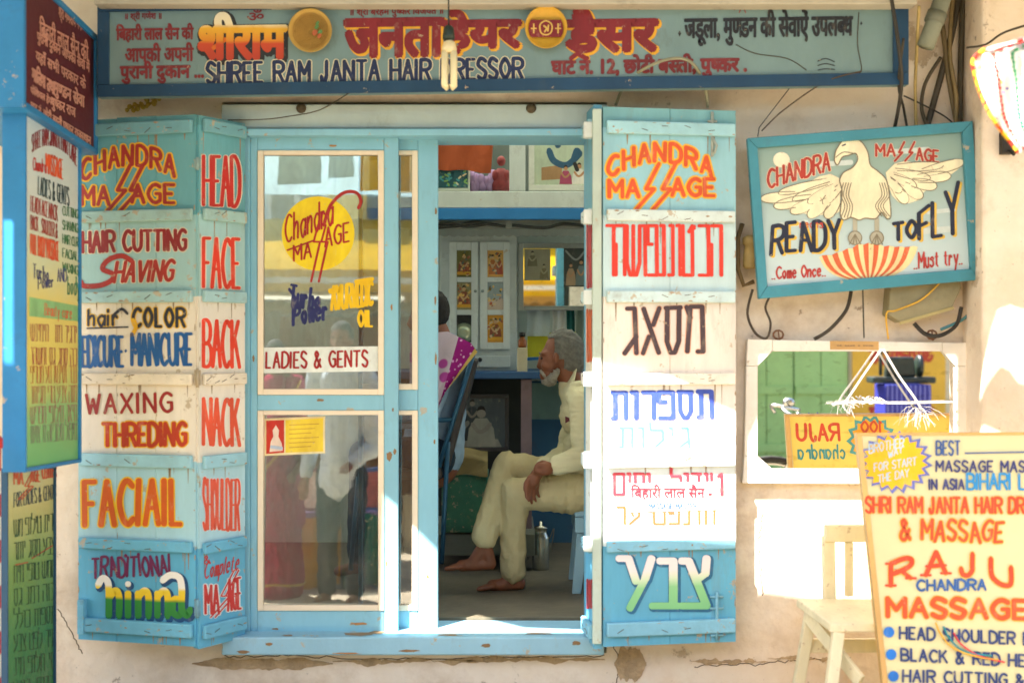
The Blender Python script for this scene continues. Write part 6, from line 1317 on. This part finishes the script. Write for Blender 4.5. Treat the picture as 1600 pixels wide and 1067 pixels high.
# bicycle beside the mirror line
bx0 = V_(1222, 640, 8.2); bi = thing('bicycle', 'black bicycle with chrome handlebar standing in the street', 'bicycle', (bx0.x+.5, bx0.y, GZ)); CH = paint('#b8b8b4', .2, .05, .1, 5, 0, metal=.95); BKM = paint('#20242a', .4, .1, .2)
yb_ = bx0.y; hx, hz = bx0.x+.03, V_(0, 640, 8.2).z
for xw in (hx-.1, hx+1.0):
    R = .33; c = Vector((xw, yb_, GZ+R+.02)); mb = MB(); mb.tube([c+Vector((R*math.cos(k*.1963), 0, R*math.sin(k*.1963))) for k in range(32)], .02, 8, True); wh = mb.build('wheel', paint('#2a2826', .8), bi)
    mb = MB(); mb.tube([c+Vector((.30*math.cos(k*.1963), 0, .30*math.sin(k*.1963))) for k in range(32)], .01, 6, True); 
    for k in range(14): a = k*.4488; mb.tube([c, c+Vector((.30*math.cos(a), 0, .30*math.sin(a)))], .0015, 4)
    mb.build('rim', CH, wh).location = (0, 0, 0)
    wh.children[0].data.transform(Matrix.Translation(wloc(bi)-wloc(wh)))
hub0, hub1, bb, stp, hd = Vector((hx-.1, yb_, GZ+.35)), Vector((hx+1.0, yb_, GZ+.35)), Vector((hx+.52, yb_, GZ+.32)), Vector((hx+.68, yb_, GZ+.82)), Vector((hx+.06, yb_, GZ+.78))
mb = MB()
for a, c in ((bb, stp), (stp, hd), (hd-Vector((-.02, 0, .1)), bb), (bb, hub1), (stp, hub1)): mb.tube([a, c], .015, 8)
mb.build('frame', BKM, bi); mb = MB(); mb.tube([hub0, hd, Vector((hx+.08, yb_, hz-.02))], .014, 8); mb.build('fork', CH, bi)
mb = MB(); mb.tube(catmull([(hx-.02, yb_-.28, hz-.03), (hx-.06, yb_-.15, hz+.02), (hx+.08, yb_, hz), (hx-.06, yb_+.15, hz+.02), (hx-.02, yb_+.28, hz-.03)], 6), .012, 8); mb.build('handlebar', CH, bi)
mb = MB(); mb.ball((hx+.0, yb_+.06, hz+.05), (.04, .04, .03)); mb.build('bell', CH, bi); mb = MB(); mb.ball((hx+.72, yb_, GZ+.90), (.14, .08, .03)); mb.tube([stp, stp+Vector((.03, 0, .08))], .012, 6); mb.build('saddle', paint('#3a2a20', .5), bi)
# two passers-by, reflected in the lower glass
def passer(label, x, y, z0, h, yaw, cloths, skinc, sari=False):
    M = Matrix.Translation((x, y, z0)) @ Matrix.Rotation(yaw, 4, 'Z') @ Matrix.Scale(h/1.75, 4); f = lambda a, b_, c: M @ Vector((a, b_, c)); k = h/1.75
    t_loc = Vector((x, y, z0)); S = [('e', f(0, .01, 1.64), (.075*k, .09*k, .105*k)), ('e', f(0, .05, 1.59), (.055*k, .06*k, .075*k)), (f(0, .10, 1.62), .014*k, f(0, .115, 1.59), .012*k), (f(0, 0, 1.56), .052*k, f(0, -.01, 1.42), .06*k), (f(0, 0, 1.36), .12*k, f(0, 0, .98), .13*k), (f(-.15, 0, 1.38), .055*k, f(.15, 0, 1.38), .055*k)]
    for s in (-1, 1):
        S += [('e', f(s*.075, 0, 1.62), (.015*k, .02*k, .03*k)), (f(s*.18, 0, 1.38), .05*k, f(s*.25, -.03, 1.12), .04*k)]
        w = f(s*.12, .16, .98) if s > 0 else f(s*.27, .04, .88); S += [(f(s*.25, -.03, 1.12), .038*k, w, .027*k)]; d = (f(0, .3, .9)-f(0, 0, 1.0)).normalized() if s > 0 else (f(-.27, .08, .7)-f(-.27, .04, .88)).normalized()
        S.append((w, .03*k, w+d*.05*k, .034*k)); sd = d.cross(Vector((0, 0, 1)) if s > 0 else Vector((0, 1, 0))).normalized()
        for q_ in range(4): a = w+d*.07*k+sd*(q_-1.5)*.019*k; S.append((a, .0095*k, a+d*(.07-.008*abs(q_-1.5))*k+Vector((0, 0, -.012)), .0075*k))
        S.append((w+d*.02*k-sd*.03*k, .011*k, w+d*.07*k-sd*.05*k, .009*k))
        S += [(f(s*.09, 0, .92), .085*k, f(s*.10, .02, .50), .055*k), (f(s*.10, .02, .50), .052*k, f(s*.11, -.02, .09), .036*k), (f(s*.11, -.03, .045), .035*k, f(s*.12, .15, .03), .028*k)]
    p = blob('person', S, .010, skin(skinc), None, 4, loc=t_loc); tag(p, label, 'person')
    blob('hair', [('e', f(0, -.012, 1.665), (.084*k, .098*k, .105*k))]+([('e', f(0, -.11, 1.60), (.05*k, .05*k, .05*k))] if sari else []), .009, paint('#241f1c', .8, .3, .2, 40, .5), p, 2, .004, 50, keep=lambda c: (M.inverted() @ c).y < .03 or (M.inverted() @ c).z > 1.70)
    for s in (-1, 1): mb = MB(); mb.ball(f(s*.03, .098, 1.645), .010*k, 8, 6); mb.build('eye', paint('#1c1412', .2), p)
    if not sari:
        blob('shirt', [(f(0, 0, 1.36), .14*k, f(0, 0, .88), .165*k), (f(-.15, 0, 1.385), .068*k, f(.15, 0, 1.385), .068*k)]+[(f(s*.18, 0, 1.38), .07*k, f(s*.25, -.03, 1.12), .06*k) for s in (-1, 1)]+[(f(.25, -.03, 1.12), .058*k, f(.14, .13, 1.0), .042*k), (f(-.25, -.03, 1.12), .058*k, f(-.268, .03, .93), .042*k)], .011, cloth(cloths[0], .05), p, 4, .016, 9)
        blob('trousers', [(f(s*.09, 0, .92), .105*k, f(s*.10, .02, .50), .08*k) for s in (-1, 1)]+[(f(s*.10, .02, .50), .078*k, f(s*.11, -.01, .10), .066*k) for s in (-1, 1)], .011, cloth(cloths[1], 0), p, 4, .008, 9)
    else:
        blob('blouse', [(f(0, 0, 1.36), .135*k, f(0, 0, 1.15), .135*k), (f(-.15, 0, 1.385), .066*k, f(.15, 0, 1.385), .066*k)]+[(f(s*.18, 0, 1.38), .066*k, f(s*.23, -.02, 1.2), .058*k) for s in (-1, 1)], .011, cloth(cloths[1], 0), p, 4, .006, 9)
        blob('sari', [(f(0, 0, 1.0), .165*k, f(0, .01, .5), .20*k), (f(0, .01, .5), .20*k, f(0, .02, .12), .23*k), (f(.16, .06, 1.42), .06*k, f(-.10, .09, 1.0), .09*k), (f(.17, -.08, 1.42), .06*k, f(.15, -.14, .6), .08*k)], .012, cloth(cloths[0], .05), p, 4, .02, 12, wstretch=(2, 2, .4))
        mb = MB(); mb.tube(catmull([f(.20, .11, 1.44), f(.06, .175, 1.2), f(-.14, .19, .98), f(-.20, .12, .9)], 5), .012*k, 6); mb.tube(catmull([f(.24*math.cos(a), .02+.24*math.sin(a), .13) for a in [i*.5236 for i in range(12)]], 3, True), .011*k, 6, True); mb.build('gold_border', paint('#c9a24a', .4, .2, .2, 30, metal=.5), p)
passer('passer-by in pale blue shirt and dark trousers standing in the street', -1.14, -3.55, GZ-.02, 1.62, .25, ('#d5e2f0', '#3c444c'), '#8a5a3e')
passer('woman in maroon sari with gold border standing in the street', -1.62, -3.75, GZ-.02, 1.5, -.2, ('#a01f50', '#a82a50'), '#7d4f36', True)

# ================================================================== UNSEEN AWNING ADDED OVER THE STREET (shades the shop, gaps shaped to cast the sun patches)
HT = 3.15
def up(v): t = (HT-v.z)/SUN.z; return (v.x+SUN.x*t, v.y+SUN.y*t)
def upx(pts, Y): return [up(P(x, y, Y)) for x, y in pts]
holes = [[up(P(*v)) for v in ((903, 574, -.2), (1050, 608, -.16), (1150, 645, -.13), (1187, 650, -.05), (1187, 556, -.05), (1494, 556, -.05), (1494, 730, -.05), (1600, 800, 0), (1600, 985, 0), (1330, 945, 0), (1195, 925, 0), (1150, 862, -.13), (903, 858, -.2))],
         upx([(602, 776), (640, 806), (690, 856), (800, 950), (935, 975), (940, 1003), (598, 1008)], 0)]
holes.append(upx([(1560, 486), (1580, 478), (1640, 500), (1640, 600), (1592, 600), (1578, 580), (1562, 572), (1548, 590), (1530, 618), (1526, 606), (1540, 560), (1550, 515)], -.22))
holes.append(upx([(1500, 40), (1720, 40), (1720, 255), (1500, 255)], -1.45))
holes.append(upx([(6, 345), (20, 345), (20, 570), (6, 570)], -.80))
bm = bmesh.new()
def loop(pts):
    vs = [bm.verts.new((x, y, HT)) for x, y in pts]
    for i in range(len(vs)): bm.edges.new((vs[i], vs[(i+1) % len(vs)]))
loop([(-5, -.002), (5, -.002), (5, -2.6), (1.9, -2.6), (.9, -2.55), (.55, -2.6), (.5, -2.9), (-5, -2.9)])
for h in holes: loop(h)
bmesh.ops.triangle_fill(bm, use_beauty=True, use_dissolve=False, edges=bm.edges[:], normal=(0, 0, 1))
ex = bmesh.ops.extrude_face_region(bm, geom=bm.faces[:]); bmesh.ops.translate(bm, vec=(0, 0, .006), verts=[v for v in ex['geom'] if isinstance(v, bmesh.types.BMVert)])
bmesh.ops.recalc_face_normals(bm, faces=bm.faces)
V0 = [bm.verts.new(c) for c in ((-5, -2.9, HT), (.5, -2.9, HT), (.5, -2.93, 2.5), (-5, -2.93, 2.5))]; bm.faces.new(V0).material_index = 1  # valance added out of view, keeps sky light off the upper wall
V0 = [bm.verts.new(c) for c in ((.5, -2.9, HT), (.55, -2.6, HT), (.56, -2.6, 2.7), (.51, -2.93, 2.5))]; bm.faces.new(V0).material_index = 1
for v in bm.verts: v.co -= Vector((0, -1.5, HT))
me = bpy.data.meshes.new('awning'); bm.to_mesh(me); bm.free(); me.materials.append(cloth('#b9b096', .10)); me.materials.append(cloth('#a9cddd', .55))
aw = bpy.data.objects.new('shade_awning', me); COL.objects.link(aw); aw.location = (0, -1.5, HT)
tag(aw, 'unseen pale cloth awning added above the shopfront, gaps shaped to cast the sun patches', 'awning')

for k, (x0, x1, z0, z1, c) in enumerate(((-1.46, -1.18, 2.56, 2.78, '#5a8aa8'), (-1.14, -.98, 2.6, 2.95, '#86aec4'), (-.945, -.83, 2.52, 3.1, '#ecc83c'), (-.72, -.55, 2.52, 3.12, '#ecc02c'), (-1.52, -1.4, 2.84, 3.1, '#c8b86a'), (-1.3, -1.0, 3.0, 3.1, '#d8e4e8'), (-2.4, -1.7, 2.6, 2.9, '#7a98a8'), (-.4, .1, 2.6, 3.0, '#9ab8c4'))):
    mb = MB(); mb.prism([(x0, -2.9-.046*(HT-z0)+.004, z0) for x0, z0 in ((x0, z0), (x1, z0+.01), (x1-.01, z1), (x0+.015, z1-.01))], (0, .003, 0)); mb.build('reflection_patch', cloth(c, .5), aw)  # colour shapes added on the unseen valance for the door glass to reflect
# pieces painted on or fixed to a part become its sub-parts (coordinates are shared)
def stem_(o): return o.name.split('.')[0]
for t in [o for o in COL.objects if o.parent is None]:
    ch_ = list(t.children)
    host = next((c for c in ch_ if stem_(c) in ('panel', 'board')), None) or next((c for c in ch_ if stem_(c) == 'pane'), None)
    if host:
        for c in ch_:
            if stem_(c).startswith(('lettering', 'painted', 'paper_label', 'sticker', 'bullet', 'nail', 'emblem', 'chipped')) and c is not host: c.parent = host
    doors = [c for c in ch_ if stem_(c) == 'door']
    if doors:
        for c in ch_:
            if stem_(c) in ('knob', 'printed_picture', 'compact_disc'):
                cx = sum((v.co.x for v in c.data.vertices))/len(c.data.vertices); best = min(doors, key=lambda d: abs(sum(v.co.x for v in d.data.vertices)/len(d.data.vertices)-cx)); c.parent = best
    shirt = next((c for c in ch_ if stem_(c) == 'shirt'), None)
    if shirt:
        for c in ch_:
            if stem_(c) in ('collar', 'pocket_cloth'): c.parent = shirt
